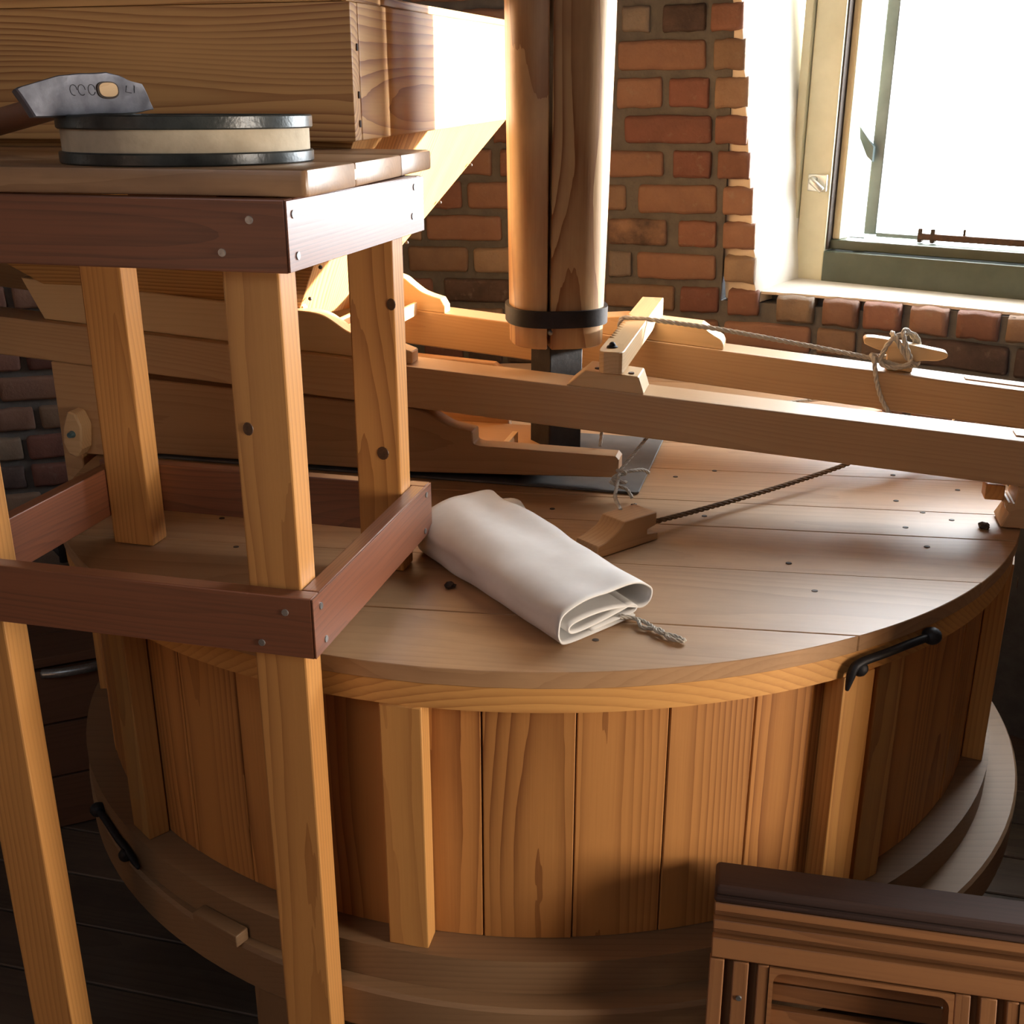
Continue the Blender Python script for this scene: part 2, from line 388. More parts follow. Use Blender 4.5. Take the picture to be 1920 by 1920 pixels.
EXP = [(1, 10.31, 15.93, 'k'), (1, 16.38, 17.9, 'g'), (1, 18.58, 20.83, 'd'), (1, 21.13, 22.84, 'r'), (2, 11.12, 15.9, 'o'), (2, 16.22, 20.91, 'o'), (2, 21.33, 23.05, 't'),
 (3, 12.74, 15.93, 'r'), (3, 16.2, 18.64, 'o'), (3, 19.02, 21.19, 'R'), (3, 21.5, 23.3, 't'), (4, 9.27, 10.24, 'r'), (4, 10.78, 15.73, 't'), (4, 16.68, 21.39, 'R'), (4, 21.59, 23.35, 'r'),
 (5, 7.09, 9.14, 'o'), (5, 9.63, 11.52, 'r'), (5, 11.98, 13.95, 't'), (5, 14.25, 18.88, 'o'), (5, 19.35, 21.47, 'R'), (5, 21.79, 23.62, 'r'),
 (6, 5.02, 7.34, 'r'), (6, 7.71, 11.82, 'o'), (6, 12.28, 16.84, 't'), (6, 17.51, 21.82, 'o'), (6, 22.2, 23.87, 'o'),
 (7, 5.26, 9.63, 'o'), (7, 10.1, 15.2, 't'), (7, 15.85, 19.15, 'b'), (7, 19.81, 21.91, 'r'), (7, 22.3, 24.1, 'o'),
 (8, 4.08, 7.65, 't'), (8, 8.0, 12.74, 'p'), (8, 13.21, 15.54, 'o'), (8, 15.88, 17.2, 'g'), (8, 17.51, 21.99, 'o'), (8, 22.45, 24.2, 'p'),
 (9, 1.62, 5.5, 'r'), (9, 6.14, 10.37, 'd'), (9, 11.0, 15.25, 'o'), (9, 15.72, 19.75, 't'), (9, 20.06, 22.2, 'R'), (9, 22.75, 24.46, 'r')]
random.seed(11)
PAL = 'rrooottpRkd'
GAP = .017
for r, a, b, c in EXP:
    z1, z0 = ROW[r]-GAP/2, ROW[r+1]+GAP/2
    wall_brick(a, b, z0, z1, c)
starts = {}
for r, a, b, c in EXP: starts[r] = min(starts.get(r, 99), a)
starts[0] = 22.5
for r in range(0, len(ROW)-1):
    z1, z0 = ROW[r]-GAP/2, ROW[r+1]+GAP/2
    zmid = (z0+z1)/2
    left = -27.5 if (zmid < -.4 or zmid > .07) else -6
    if zmid < -.4: stop_right = 5
    t = starts.get(r, None)
    if t is None:                                   # rows under the window: run on to the right
        t = 40.5 if zmid > -.72 else -6
        if zmid < -1.3: t = -6
    t -= .3
    k = random.random() < .5
    while t > left:
        L = (4.75 if k else 2.2)+random.uniform(-.25, .25); k = not k if random.random() < .8 else k
        if zmid < -.5 and -5 < t-L/2 < 5: t -= L+.3; continue     # hidden behind the casing
        wall_brick(t-L, t, z0, z1, random.choice(PAL)); t -= L+.33
# sill: a course of headers under the window, their tops carrying the daylight
for (a, b), col in zip([(24.98, 27.0), (27.53, 29.47), (29.79, 31.76), (32.26, 34.24), (34.71, 36.82), (37.19, 38.97), (39.4, 41.3), (41.8, 43.7), (44.2, 46.1)], 'porortoro'):
    tm = (a+b)/2; an = rad(tm); n = Vector((math.sin(an), math.cos(an), 0))
    L = rad(b-a)*R0
    c = wp(tm, -.4535, .0)+wn*.10-n*.005
    brick(c, (n.y, -n.x, 0), (0, 0, 1), L, .21, .067, col)
# reveal: quoin ends returning into the opening on the left
for r in range(-6, 10):
    z1 = ROW[r] if r >= 0 else ROW[0]-r*.08
    z0 = ROW[r+1] if r+1 >= 0 else ROW[0]-(r+1)*.08
    zm = (z0+z1)/2
    e = max(22.5, 24.36-(zm+.434)*2.5)
    A = wp(e, zm, .0)
    if r < 0: wall_brick(e-2.0, e, z0+GAP/2, z1-GAP/2, random.choice('rot'))
    c = A + wn*.085 - wl*.050
    brick(c, wn, (0, 0, 1), .15, .085, z1-z0-GAP, random.choice('rotpo'))
# bed of mortar behind the reveal and under the sill
pA = wp(24.2, -.43)
bm = bmesh.new(); g = []                     # limewash coat on the reveal, ragged along the arris
for i in range(61):
    z = -.442+1.31*i/60; e = max(22.5, 24.36-(z+.434)*2.5); A = wp(e, z, 0); row = []
    rag = .004*noise.noise(Vector((z*55, 0, 0)))+.003*noise.noise(Vector((z*140, 5, 0)))
    for d, off in ((-.002+abs(rag)*.5, rag-.004), (.006+rag, rag+.001), (.05, .004), (.12, .006), (.205, .012+.006*noise.noise(Vector((z*9, 9, 0)))), (.40, .012), (.40, -.09), (.01, -.09)):
        row.append(bm.verts.new(A+wn*d+wl*off))
    g.append(row)
for A, B in zip(g, g[1:]):
    for k in range(8): bm.faces.new((A[k], A[(k+1) % 8], B[(k+1) % 8], B[k]))
bm.faces.new(g[0]); bm.faces.new(g[-1][::-1])
me = mesh_of(bm); autosmooth(me, 50)
link('reveal_limewash', me, I4, wall_back, LIMEW)
board('sill_mortar', wall_back, MORTAR, WP+wn*.255+wl*.56+Vector((0, 0, -.022)), wl, (0, 0, 1), 1.3, .37, .06, 0)
bm = bmesh.new(); g = []                     # lime skim over the sill, ragged along its front
for i in range(81):
    th = 24.5+(46.4-24.5)*i/80; n_ = Vector((math.sin(rad(th)), math.cos(rad(th)), 0))
    p = wp(th, -.4175); d = (p-WP).dot(wn); a = (p-WP).dot(wl); rag = .006*noise.noise(Vector((th*1.3, 0, 0)))+.004*noise.noise(Vector((th*4, 2, 0)))
    f0 = p+n_*(.010+rag); f1 = WP+wl*a+wn*.215+Z*.020
    f1.z = Z0-.4175+.012; k0 = f0+n_*.02+Z*.003
    g.append([bm.verts.new(q) for q in (f0, k0, f1, f1-Z*.03, f0-Z*.006)])
for A, B in zip(g, g[1:]):
    for k in range(5): bm.faces.new((A[k], A[(k+1) % 5], B[(k+1) % 5], B[k]))
me = mesh_of(bm); autosmooth(me, 40)
link('sill_limewash', me, I4, wall_back, LIMEW)

# floor and ceiling
pw = struct('shade_partition', mesh_of(box_bm(1.02, .02, 1.66)), Matrix.Translation(W(1.21, 1.06, ZF+.83)), None)  # boarded screen out of view, added to shade the casing's right staves
pw.data.materials.append(CRATEW)
for i in range(8):
    board('plank', pw, CRATEW, W(.77+.123*i, 1.04, ZF+.835), Z, (0, 1, 0), 1.67, .120, .018, .002, 1)
fl = struct('floor', mesh_of(box_bm(5.6, 5.6, .05)), Matrix.Translation(W(CX, CY, ZF-.046)), NAIL)
for i in range(26):
    v = .55+.128*i-1.2
    for (ua, ub) in ((-2.3, -.35), (-.345, 1.75)):
        sh = random.uniform(-.2, .2) if False else 0
        board('plank', fl, FLOORW, F((ua+ub)/2, v, ZF-.011), U, Z, ub-ua-.002, .124, .02, .002, 1)
ce = struct('ceiling', mesh_of(box_bm(5.6, 5.6, .06)), Matrix.Translation(W(CX, CY, ZC+.06)), DARKC)
link('ground', mesh_of(box_bm(22, 14, .1)), Matrix.Translation(W(11, 9.8, -2.6)) @ Matrix.Rotation(-WYAW, 4, 'Z'), None, YARD, kind='structure')

# ------------------------------------------------------------------ window
FO = WP + wn*.20 - wl*.025 + Vector((0, 0, .022))                 # outer lower left corner of the frame, face towards the room
def wf(a, b, d): return FO + wl*a + Z*b + wn*d                    # a to the right, b up, d outwards
win = link('window_1', None, Matrix.Translation(wf(.6, 0, 0)), kind='structure')
def wbox(name, mat, a0, a1, b0, b1, d0, d1, grain='b', bv=.003, par=None):
    c = wf((a0+a1)/2, (b0+b1)/2, (d0+d1)/2)
    if grain == 'b': return board(name, par or win, mat, c, Z, wn, b1-b0, a1-a0, d1-d0, bv)
    return board(name, par or win, mat, c, wl, wn, a1-a0, b1-b0, d1-d0, bv)
FW, FH = 1.09, 1.28
wbox('frame_bead', FRAMEC, .0, .022, .0, FH, -.012, .05)
wbox('frame_stile', FRAMEC, .024, .098, .0, FH, .0, .075)
wbox('frame_stile', FRAMEC, FW-.09, FW, .0, FH, .0, .075)
wbox('frame_head', FRAMEC, .098, FW-.09, FH-.08, FH, .0, .075, 'a')
wbox('frame_sill', FRAMEG, .098, FW-.09, .0, .078, -.004, .075, 'a')
wbox('rebate_strip', FRAMEG, .098, FW-.09, .080, .104, .022, .09, 'a')
wbox('sill_bead', FRAMEC, .0, FW, -.028, -.002, -.03, .06, 'a')
wbox('shadow_gap_strip', NAIL, .0985, .1025, .08, FH-.08, .006, .06)  # dark strip standing in for the shadow gap beside the stile
wbox('rebate_strip', FRAMEC, .103, .122, .104, FH-.08, .03, .09)
# casement, a little ajar
sash = link('casement', None, Matrix.Translation(wf(.145, .11, .10)), win)
wbox('sash_stile', SASHG, .150, .182, .112, FH-.085, .11, .15, par=sash)
wbox('sash_stile', SASHG, FW-.13, FW-.098, .112, FH-.085, .11, .15, par=sash)
wbox('sash_rail', SASHG, .182, FW-.13, .107, .118, .11, .15, 'a', par=sash)
wbox('sash_rail', SASHG, .182, FW-.13, FH-.125, FH-.088, .11, .15, 'a', par=sash)
gm, gt, gb = nt('window_glass')
tr = gt.nodes.new('ShaderNodeBsdfTransparent'); gl = gt.nodes.new('ShaderNodeBsdfGlossy'); gl.inputs['Roughness'].default_value = .02
fr = gt.nodes.new('ShaderNodeMixShader'); fr.inputs[0].default_value = .06
gt.links.new(tr.outputs[0], fr.inputs[1]); gt.links.new(gl.outputs[0], fr.inputs[2]); gt.links.new(fr.outputs[0], gt.nodes['Material Output'].inputs[0])
wbox('pane', gm, .180, FW-.128, .116, FH-.122, .128, .131, 'a', 0, par=sash)
# slim brackets between frame and casement, catch and casement stay
prism('hinge', win, SASHG, wf(.118, .37, .10), wl, wn, [(0, 0), (.042, .050), (.042, .085), (.026, .072), (.004, .03)], -.006, .006, .001)
prism('hinge', win, SASHG, wf(.118, .106, .10), wl, wn, [(0, 0), (.042, 0), (.042, .07), (.030, .05), (.014, .02)], -.006, .006, .001)
ct = wbox('catch_plate', BONE, .042, .092, .218, .258, -.008, .0, 'b', .003)
bm = bmesh.new(); tube_into(bm, smooth_path([wf(.060, .246, -.008), wf(.060, .244, -.026), wf(.072, .236, -.030), wf(.088, .222, -.024)]), .008, 10)
link('catch_lever', mesh_of(bm, True), I4, win, BONE)
st = wbox('stay_bar', KNOT, .30, .56, .112, .128, .064, .080, 'a', .003)
wbox('stay_peg', NAIL, .300, .312, .106, .139, .064, .082, 'b', .003, st)
wbox('stay_peg', NAIL, .330, .342, .106, .139, .064, .082, 'b', .003, st)
wbox('stay_peg', NAIL, .405, .411, .128, .142, .068, .078, 'b', .001, st)
bm = bmesh.new(); tube_into(bm, smooth_path([wf(.555, .124, .074), wf(.60, .140, .074), wf(.65, .139, .074), wf(.69, .128, .074)]), .005, 8)
link('stay_handle', mesh_of(bm, True), I4, st, NAIL)

# ------------------------------------------------------------------ round stone casing (tun)
TC = Vector((.0436, 1.9246, 0)); TR = .806; LZ = -.6
def tp(a, r, z): return W(TC.x+math.cos(rad(a))*r, TC.y+math.sin(rad(a))*r, z)
tun = thing('millstone_casing', W(TC.x, TC.y, ZF), 'large round golden pine millstone casing with a boarded lid, filling the middle of the room', 'millstone casing')
pa = rad(8.0); PX = Vector((math.cos(pa), -math.sin(pa), 0)); PY = Vector((math.sin(pa), math.cos(pa), 0))
qc = TC.dot(PY); pcn = TC.dot(PX)
seams = [qc-TR, 1.258, 1.446, 1.612, 1.726, 1.893, 2.06, 2.23, 2.40, 2.56, qc+TR]
for q0, q1 in zip(seams, seams[1:]):
    a, b = q0+.0007, q1-.0007
    pts = []
    n = 28
    for s, rng in ((1, range(n+1)), (-1, range(n, -1, -1))):
        for i in rng:
            q = a+(b-a)*i/n; h = math.sqrt(max(0, TR*TR-(q-qc)**2)); pts.append((s*h, q-(a+b)/2))
    cl = [pts[0]]
    for p in pts[1:]:
        if (Vector(p)-Vector(cl[-1])).length > 1e-4: cl.append(p)
    if (Vector(cl[0])-Vector(cl[-1])).length < 1e-4: cl.pop()
    o = PX*pcn + PY*((a+b)/2) + Vector((0, 0, LZ-.0215+Z0))
    prism('lid_board', tun, LIDW, o, PX, Z, cl, 0, .0215+random.uniform(-.0006, .0003), .0009, 1, 60)
me = mesh_of(lathe_bm([(.803, -.654), (.803, -.6225), (.70, -.6225), (.70, -.654)], 128)); autosmooth(me, 30)
top_ring = link('top_ring', me, Matrix.Translation(W(TC.x, TC.y, 0)), tun, PINE)
me = mesh_of(lathe_bm([(.805, -.6745), (.805, -.6545), (.74, -.6545), (.74, -.6745)], 128)); 
# (thin shadow lip under the ring)
bpy.data.meshes.remove(me)
NS = 43
for i in range(NS):
    a0 = -104.3+360/NS*i; a1 = a0+360/NS
    r0, r1 = .745, .772+random.uniform(-.0012, .0012)
    pts = []
    for k in range(5):
        a = rad((a0+.06)+(a1-a0-.12)*k/4); pts.append((math.cos(a)*r1, math.sin(a)*r1))
    for k in range(4, -1, -1):
        a = rad((a0+.06)+(a1-a0-.12)*k/4); pts.append((math.cos(a)*r0, math.sin(a)*r0))
    am = rad((a0+a1)/2); mid = Vector((math.cos(am), math.sin(am), 0)); tg = Vector((-mid.y, mid.x, 0))
    o = W(TC.x, TC.y, -.827)+mid*.76
    M = basis(o, Z, mid)                     # local x up (grain), z outwards, y = z cross x
    ay = mid.cross(Z)
    bm = bmesh.new(); rings = []
    for zz in (-.173, .173):
        rings.append([bm.verts.new((zz, Vector((px, py, 0)).dot(ay), Vector((px, py, 0)).dot(mid)-.76)) for px, py in pts])
    bm.faces.new(rings[0]); bm.faces.new(rings[1][::-1])
    for k in range(len(pts)):
        k2 = (k+1) % len(pts); bm.faces.new((rings[0][k], rings[0][k2], rings[1][k2], rings[1][k]))
    bmesh.ops.recalc_face_normals(bm, faces=bm.faces); bev(bm, .0012, 1, 60)
    me = mesh_of(bm); autosmooth(me, 25)
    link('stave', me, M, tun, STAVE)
for a in (-102.5, -136.8, -61.5, -24, 12, 48, 84, 120, 156, -173):
    mid = Vector((math.cos(rad(a)), math.sin(rad(a)), 0))
    w = .052 if a != -24 else .075
    board('batten', tun, PINE, tp(a, .789, -.827), Z, mid, .346, w, .032, .002)
board('batten', tun, PINE, tp(-56.2, .783, -.827), Z, Vector((math.cos(rad(-56.2)), math.sin(rad(-56.2)), 0)), .346, .05, .02, .002)
me = mesh_of(lathe_bm([(.815, -1.05), (.815, -1.0), (.72, -1.0), (.72, -1.05)], 128)); autosmooth(me, 30)
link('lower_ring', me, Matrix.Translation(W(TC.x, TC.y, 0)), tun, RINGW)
me = mesh_of(lathe_bm([(.836, -1.118), (.840, -1.112), (.840, -1.056), (.836, -1.0505), (.70, -1.0505), (.70, -1.118)], 128)); autosmooth(me, 30)
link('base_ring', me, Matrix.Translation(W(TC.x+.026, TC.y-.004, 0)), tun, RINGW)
for a in (-117, -70, -10, 50, 110, 170):
    mid = Vector((math.cos(rad(a)), math.sin(rad(a)), 0))
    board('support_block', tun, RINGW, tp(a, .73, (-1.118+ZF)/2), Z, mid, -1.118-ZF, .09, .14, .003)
pg0, pg1 = W(-.427, 1.251, 0), W(-.358, 1.205, 0)
ax = (pg1-pg0).normalized()
board('wedge_block', tun, RINGW, (pg0+pg1)/2+Vector((0, 0, -1.041))+Vector((-.002, -.004, 0)), ax, Z, .085, .022, .019, .002)
for x, y in [(.355, 1.859), (.282, 1.826), (.66, 1.835), (.742, 1.755), (.622, 1.701), (.646, 1.646), (.679, 1.612), (.597, 1.58), (.602, 1.501), (.387, 1.439), (.399, 1.344), (-.028, 1.722), (.064, 1.663), (.30, 1.63), (-.45, 1.62), (-.40, 1.50), (.1, 1.20), (-.2, 1.3)]:
    bm = bmesh.new(); bmesh.ops.create_cone(bm, cap_ends=True, segments=10, radius1=.0036, radius2=.0032, depth=.0012)
    for v in bm.verts: v.co.x *= 1.25
    link('nail_head', mesh_of(bm), Matrix.Translation(W(x, y, LZ+.0003)), tun, NAIL)
# iron hooks: one on the top ring, one lying on the base ring
def hook(pts, r, name, knob=None):
    bm = bmesh.new(); tube_into(bm, smooth_path(pts, 8), r, 8, taper=lambda t: 1.0 if t < .86 else 1.0-.6*(t-.86)/.14)
    bmesh.ops.create_uvsphere(bm, u_segments=12, v_segments=8, radius=r*2.3, matrix=Matrix.Translation(pts[0]) @ Matrix.Diagonal((1, 1, .9, 1)))
    if knob: bmesh.ops.create_uvsphere(bm, u_segments=10, v_segments=8, radius=r*1.9, matrix=Matrix.Translation(knob))
    return link(name, mesh_of(bm, True), I4, tun, IRON)
def arc(a, z, r=.814): return tp(a, r, z)
hook([arc(-53.2, -.630, .815), arc(-56, -.629), arc(-59.5, -.630), arc(-62.2, -.632), arc(-63.1, -.640), arc(-63.4, -.667, .812)], .0055, 'latch_hook', arc(-62.2, -.641, .812))
hook([tp(-147, .823, -1.032), tp(-144, .821, -1.032), tp(-141, .821, -1.034), tp(-138, .821, -1.037), tp(-135.5, .824, -1.043)], .0055, 'latch_hook', tp(-138.5, .824, -1.043))
bm = bmesh.new(); tube_into(bm, [tp(-163, .812, -.60), tp(-163, .812, -.70)], .008, 8); tube_into(bm, smooth_path([tp(-163, .815, -.685), tp(-166, .835, -.682), tp(-168, .86, -.68)]), .007, 8)
link('hasp', mesh_of(bm, True), I4, tun, IRON)

# ------------------------------------------------------------------ grey plate over the eye of the stones
plate = prism('cover_plate', None, PLATE, F(-.66, 1.89, -.5985), U, Z, [(-.45, -.172), (.437, -.163), (.443, -.157), (.446, .165), (-.45, .165)], -.0005, .0035, .0008, 1, 60,
              label='thin grey metal sheet lying flat on the casing lid under the grain shoe', category='metal sheet')

# ------------------------------------------------------------------ horse: the sloping frame that carries hopper and shoe
horse = thing('horse_frame', F(-.5, 1.9, LZ), 'pale sloping timber frame of two long beams standing on the casing lid', 'timber frame')
sl = -.064
axn = (U+Z*sl).normalized()
def znear(u): return -.461+sl*(u-.349)
def zfar(u): return -.464-.085*(u-.406)
nc = F((-1.75+.44)/2, 1.742, znear((-1.75+.44)/2)-.035)
board('beam', horse, BEECHD, nc, axn, V, 2.19, .070, .076, .003)
axf = (U-Z*.085).normalized()
fc = F((-1.75+.46)/2, 2.087, zfar((-1.75+.46)/2)-.034)
board('beam', horse, BEECHD, fc, axf, V, 2.21, .068, .074, .003)
def uz(name, mat, pts, v0, v1, bv=.002, ang=30, par=horse):
    # polygon in (u, z) coordinates; grain along u
    u0 = sum(p[0] for p in pts)/len(pts); z0 = sum(p[1] for p in pts)/len(pts)
    return prism(name, par, mat, F(u0, (v0+v1)/2, z0), U, V.copy()*-1, [(p[0]-u0, p[1]-z0) for p in pts], -(v1-v0)/2, (v1-v0)/2, bv, 1, ang)
def curve2(pts, n=7):
    return [(p.x, p.y) for p in smooth_path([Vector((a, b, 0)) for a, b in pts], n)]
# cheeks with S-shaped right ends
uz('cheek', BEECH, [(-1.325, -.283), (-1.288, znear(-1.288))] + [(-.60, znear(-.60)), (-.60, znear(-.60)+.020)] + curve2([(-.655, -.362), (-.69, -.356), (-.713, -.350), (-.749, -.328), (-.775, -.3215), (-.80, -.3205)]), 1.722, 1.756, .0015, 50)
uz('cheek', BEECH, [(-1.325, -.275), (-1.288, zfar(-1.288))] + [(-.6445, zfar(-.6445)), (-.6445, -.361)] + curve2([(-.653, -.347), (-.672, -.342), (-.691, -.335), (-.71, -.322), (-.73, -.308), (-.76, -.302), (-.80, -.300)]), 2.052, 2.086, .0015, 50)
# bearing blocks for the cross bar
uz('bearing_block', BEECH, [(-.337, znear(-.337)), (-.212, znear(-.212)), (-.2215, -.3975), (-.306, -.390)], 1.706, 1.774, .0015)
uz('bearing_block', BEECH, [(-.365, zfar(-.365)), (-.113, zfar(-.113))] + curve2([(-.113, -.411), (-.118, -.402), (-.130, -.395), (-.140, -.389)], 5) + [(-.146, -.384), (-.156, -.3775), (-.30, -.366), (-.345, -.37)], 2.056, 2.118, .0015, 50)
for u in (-.289, -.235):
    bm = bmesh.new(); bmesh.ops.create_cone(bm, cap_ends=True, segments=10, radius1=.005, radius2=.0045, depth=.002)
    link('peg_end', mesh_of(bm), Matrix.Translation(F(u, 1.722, -.3905 - .085*(u+.289))), horse, KNOT)
# legs
uz('leg', BEECHD, [(-1.275, znear(-1.275)-.0705), (-1.165, znear(-1.165)-.0705), (-1.165, -.597), (-1.236, -.597), (-1.236, -.675), (-1.275, -.675)], 1.704, 1.779, .002)
boxuvz('leg', horse, BEECHD, -1.22, -1.15, 2.055, 2.118, -.597, zfar(-1.18)-.067, 'z')
uz('leg', BEECHD, [(.334, -.597), (.40, -.597), (.40, znear(.4)-.071), (.352, znear(.35)-.070), (.350, -.560), (.342, -.556), (.338, -.567), (.345, -.574)], 1.704, 1.772, .002)
boxuvz('leg', horse, BEECHD, .345, .40, 2.058, 2.116, -.597, zfar(.37)-.068, 'z')
boxuvz('peg', horse, PINE_T, .312, .340, 1.735, 1.768, -.565, -.5405, 'v')
bm = bmesh.new(); bmesh.ops.create_cone(bm, cap_ends=True, segments=12, radius1=.0065, radius2=.005, depth=.008)
link('bolt', mesh_of(bm), basis(F(.372, 1.7035, -.573), U, -V), horse, BOLTB)
# hanger of the shoe on the left leg
hg = prism('shoe_hanger', horse, BEECH, F(-1.228, 1.704, -.548), U, -V, [(-.012, -.040), (.004, -.046), (.016, -.030), (.022, .012), (.012, .036), (-.003, .040), (-.016, .010), (-.02, -.02)], 0, .034, .003)
bm = bmesh.new(); bmesh.ops.create_cone(bm, cap_ends=True, segments=12, radius1=.007, radius2=.005, depth=.01)
link('bolt', mesh_of(bm), basis(F(-1.226, 1.666, -.550), U, -V), hg, BOLTB)
# tenon ends let into the beam tops on the right
board('tenon_end', horse, BEECHD, F(.362, 2.087, zfar(.362)+.0005), axf, Z, .10, .020, .004, .001)
board('tenon_end', horse, BEECHD, F(.352, 1.742, znear(.352)+.0005), axn, Z, .022, .030, .004, .001)
for u, v, n, zf in ((-.28, 1.728, 1, znear), (.11, 2.06, 1, zfar), (-.95, 1.715, 0, znear)):
    pass
# rope cleat on the far beam
clt = uz('cleat', BEECH, curve2([(.132, -.392), (.14, -.387), (.175, -.390), (.205, -.396), (.25, -.404), (.272, -.408), (.278, -.413)], 4) + curve2([(.276, -.418), (.26, -.424), (.235, -.425), (.222, -.430)], 4)[0:] + [(.220, zfar(.22)+.001), (.176, zfar(.176)+.001)] + curve2([(.176, -.423), (.172, -.414), (.150, -.406), (.134, -.399)], 4), 2.072, 2.100, .004, 50)

# ------------------------------------------------------------------ shoe hanging under the beams
shoe = thing('grain_shoe', F(-.7, 1.86, LZ), 'brown wooden grain shoe with scrolled side slung beneath the sloping frame', 'grain shoe')
side = [(-1.14, -.5925), (-.60, -.5885), (-.258, -.571), (-.2505, -.566), (-.2505, -.541), (-.256, -.535), (-.486, -.534), (-.497, -.531), (-.4975, -.510)] + \
       curve2([(-.4975, -.510), (-.515, -.5065), (-.535, -.503), (-.56, -.491), (-.58, -.481), (-.60, -.4765), (-.63, -.475)], 6)[1:] + [(-1.14, -.452)]
uz('side_board', SHOEW, side, 1.722, 1.762, .002, 50, shoe)
uz('side_board', SHOEW, [(-1.14, -.585), (-.50, -.585), (-.505, -.47), (-.53, -.452), (-1.14, -.42)], 1.985, 2.008, .002, 50, shoe)
uz('floor_board', SHOEW, [(-1.14, -.583), (-.37, -.575), (-.37, -.565), (-1.14, -.573)], 1.7625, 1.9845, .001, 50, shoe)
boxuvz('end_board', shoe, SHOEW, -1.165, -1.141, 1.722, 2.008, -.588, -.425, 'v')
boxuvz('slat', shoe, BEECH, -.455, -.445, 1.765, 1.83, -.564, -.535, 'v', .001)

# ------------------------------------------------------------------ hopper
hop = thing('grain_hopper', F(-1.0, 1.94, -.36), 'big square pine grain hopper with tapering bottom resting on the frame cheeks', 'hopper')
t0, t1 = -.045, .130
HU, HV0, HV1 = -.593, 1.50, 2.385
T = .026
def sk(v): return (v-HV0)*.024                                  # the box rises a little to the rear
def hx(name, mat, u0, u1, v0, v1, za, zb, ax, az, bv=.002):
    cs = [F(u, v, z+sk(v)) for z in (za, zb) for u, v in ((u0, v0), (u1, v0), (u1, v1), (u0, v1))]
    return hexa(name, hop, mat, cs, ax, az, bv)
hx('front_board', HOP, -1.60, HU-.0005, HV0, HV0+T, t0, t1, U, V)
hx('side_board', HOP, HU-T, HU, HV0+T+.0005, HV1, t0, t1, V, U)
hx('back_board', HOP, -1.60, HU-T-.001, HV1-T, HV1, t0, t1, U, V)
hx('side_board', HOP, -1.626, -1.6005, HV0, HV1, t0, t1, V, U)
hx('rim_strip', HOP, HU-T, HU-.006, HV0+.002, HV1, t1+.0005, t1+.013, V, Z)
hx('rim_strip', HOP, -1.60, HU-T-.0005, HV0+.004, HV0+T, t1+.0005, t1+.013, U, Z)
# dovetail nails on the side board corner
for z in (.075, .015, -.022):
    board('nail_head', hop, NAIL, F(HU+.0004, HV0+.014+.004, z), V, U, .004, .009, .002, .0003)
# tapering funnel: four boards
b0 = -.352
top = [(-1.57, HV0+.015), (HU-.010, HV0+.015), (HU-.010, HV1-.015), (-1.57, HV1-.015)]
bot = [(-1.22, 1.765), (-.822, 1.765), (-.838, 2.050), (-1.22, 2.050)]
zb_ = [-.345, -.345, -.372, -.372]
Tn = [F(u, v, t0+sk(v)-.0005) for u, v in top]; Bn = [F(u, v, zb_[i]) for i, (u, v) in enumerate(bot)]
cen = F(-1.2, 1.92, -.15)
def funnel(i, j, ax, name='funnel_board', mat=HOP):
    n = (Tn[j]-Tn[i]).cross(Bn[i]-Tn[i]).normalized()
    if n.dot(cen-Tn[i]) < 0: n = -n
    d = n*.016
    hexa(name, hop, mat, [Bn[i], Bn[j], Bn[j]+d, Bn[i]+d, Tn[i], Tn[j], Tn[j]+d, Tn[i]+d], ax, n, .001)
funnel(0, 1, U); funnel(1, 2, Bn[1]-Tn[1]); funnel(2, 3, U); funnel(3, 0, Bn[0]-Tn[0])
for k in (.25, .45, .66, .86, .97):
    p = Tn[1].lerp(Bn[1], k)+V*.012+U*.0075
    bm = bmesh.new(); bmesh.ops.create_uvsphere(bm, u_segments=8, v_segments=6, radius=.0035)
    link('nail_head', mesh_of(bm, True), Matrix.Translation(p), hop, NAIL)
    p = Tn[2].lerp(Bn[2], k)-V*.012+U*.0075
    bm = bmesh.new(); bmesh.ops.create_uvsphere(bm, u_segments=8, v_segments=6, radius=.0035)
    link('nail_head', mesh_of(bm, True), Matrix.Translation(p), hop, NAIL)
# batten along the foot of the front funnel board and grate of laths at the outlet
hexa('foot_batten', hop, BEECH, [F(-1.25, 1.764, -.335), F(-.80, 1.764, -.335), F(-.80, 1.78, -.335), F(-1.25, 1.78, -.335), F(-1.25, 1.735, -.300), F(-.80, 1.735, -.306), F(-.80, 1.75, -.306), F(-1.25, 1.75, -.300)], U, V, .001)
for u in (-.775, -.735, -.70):
    board('lath', hop, BEECH, F(u, 1.905, -.365), V, U, .27, .024, .007, .001)

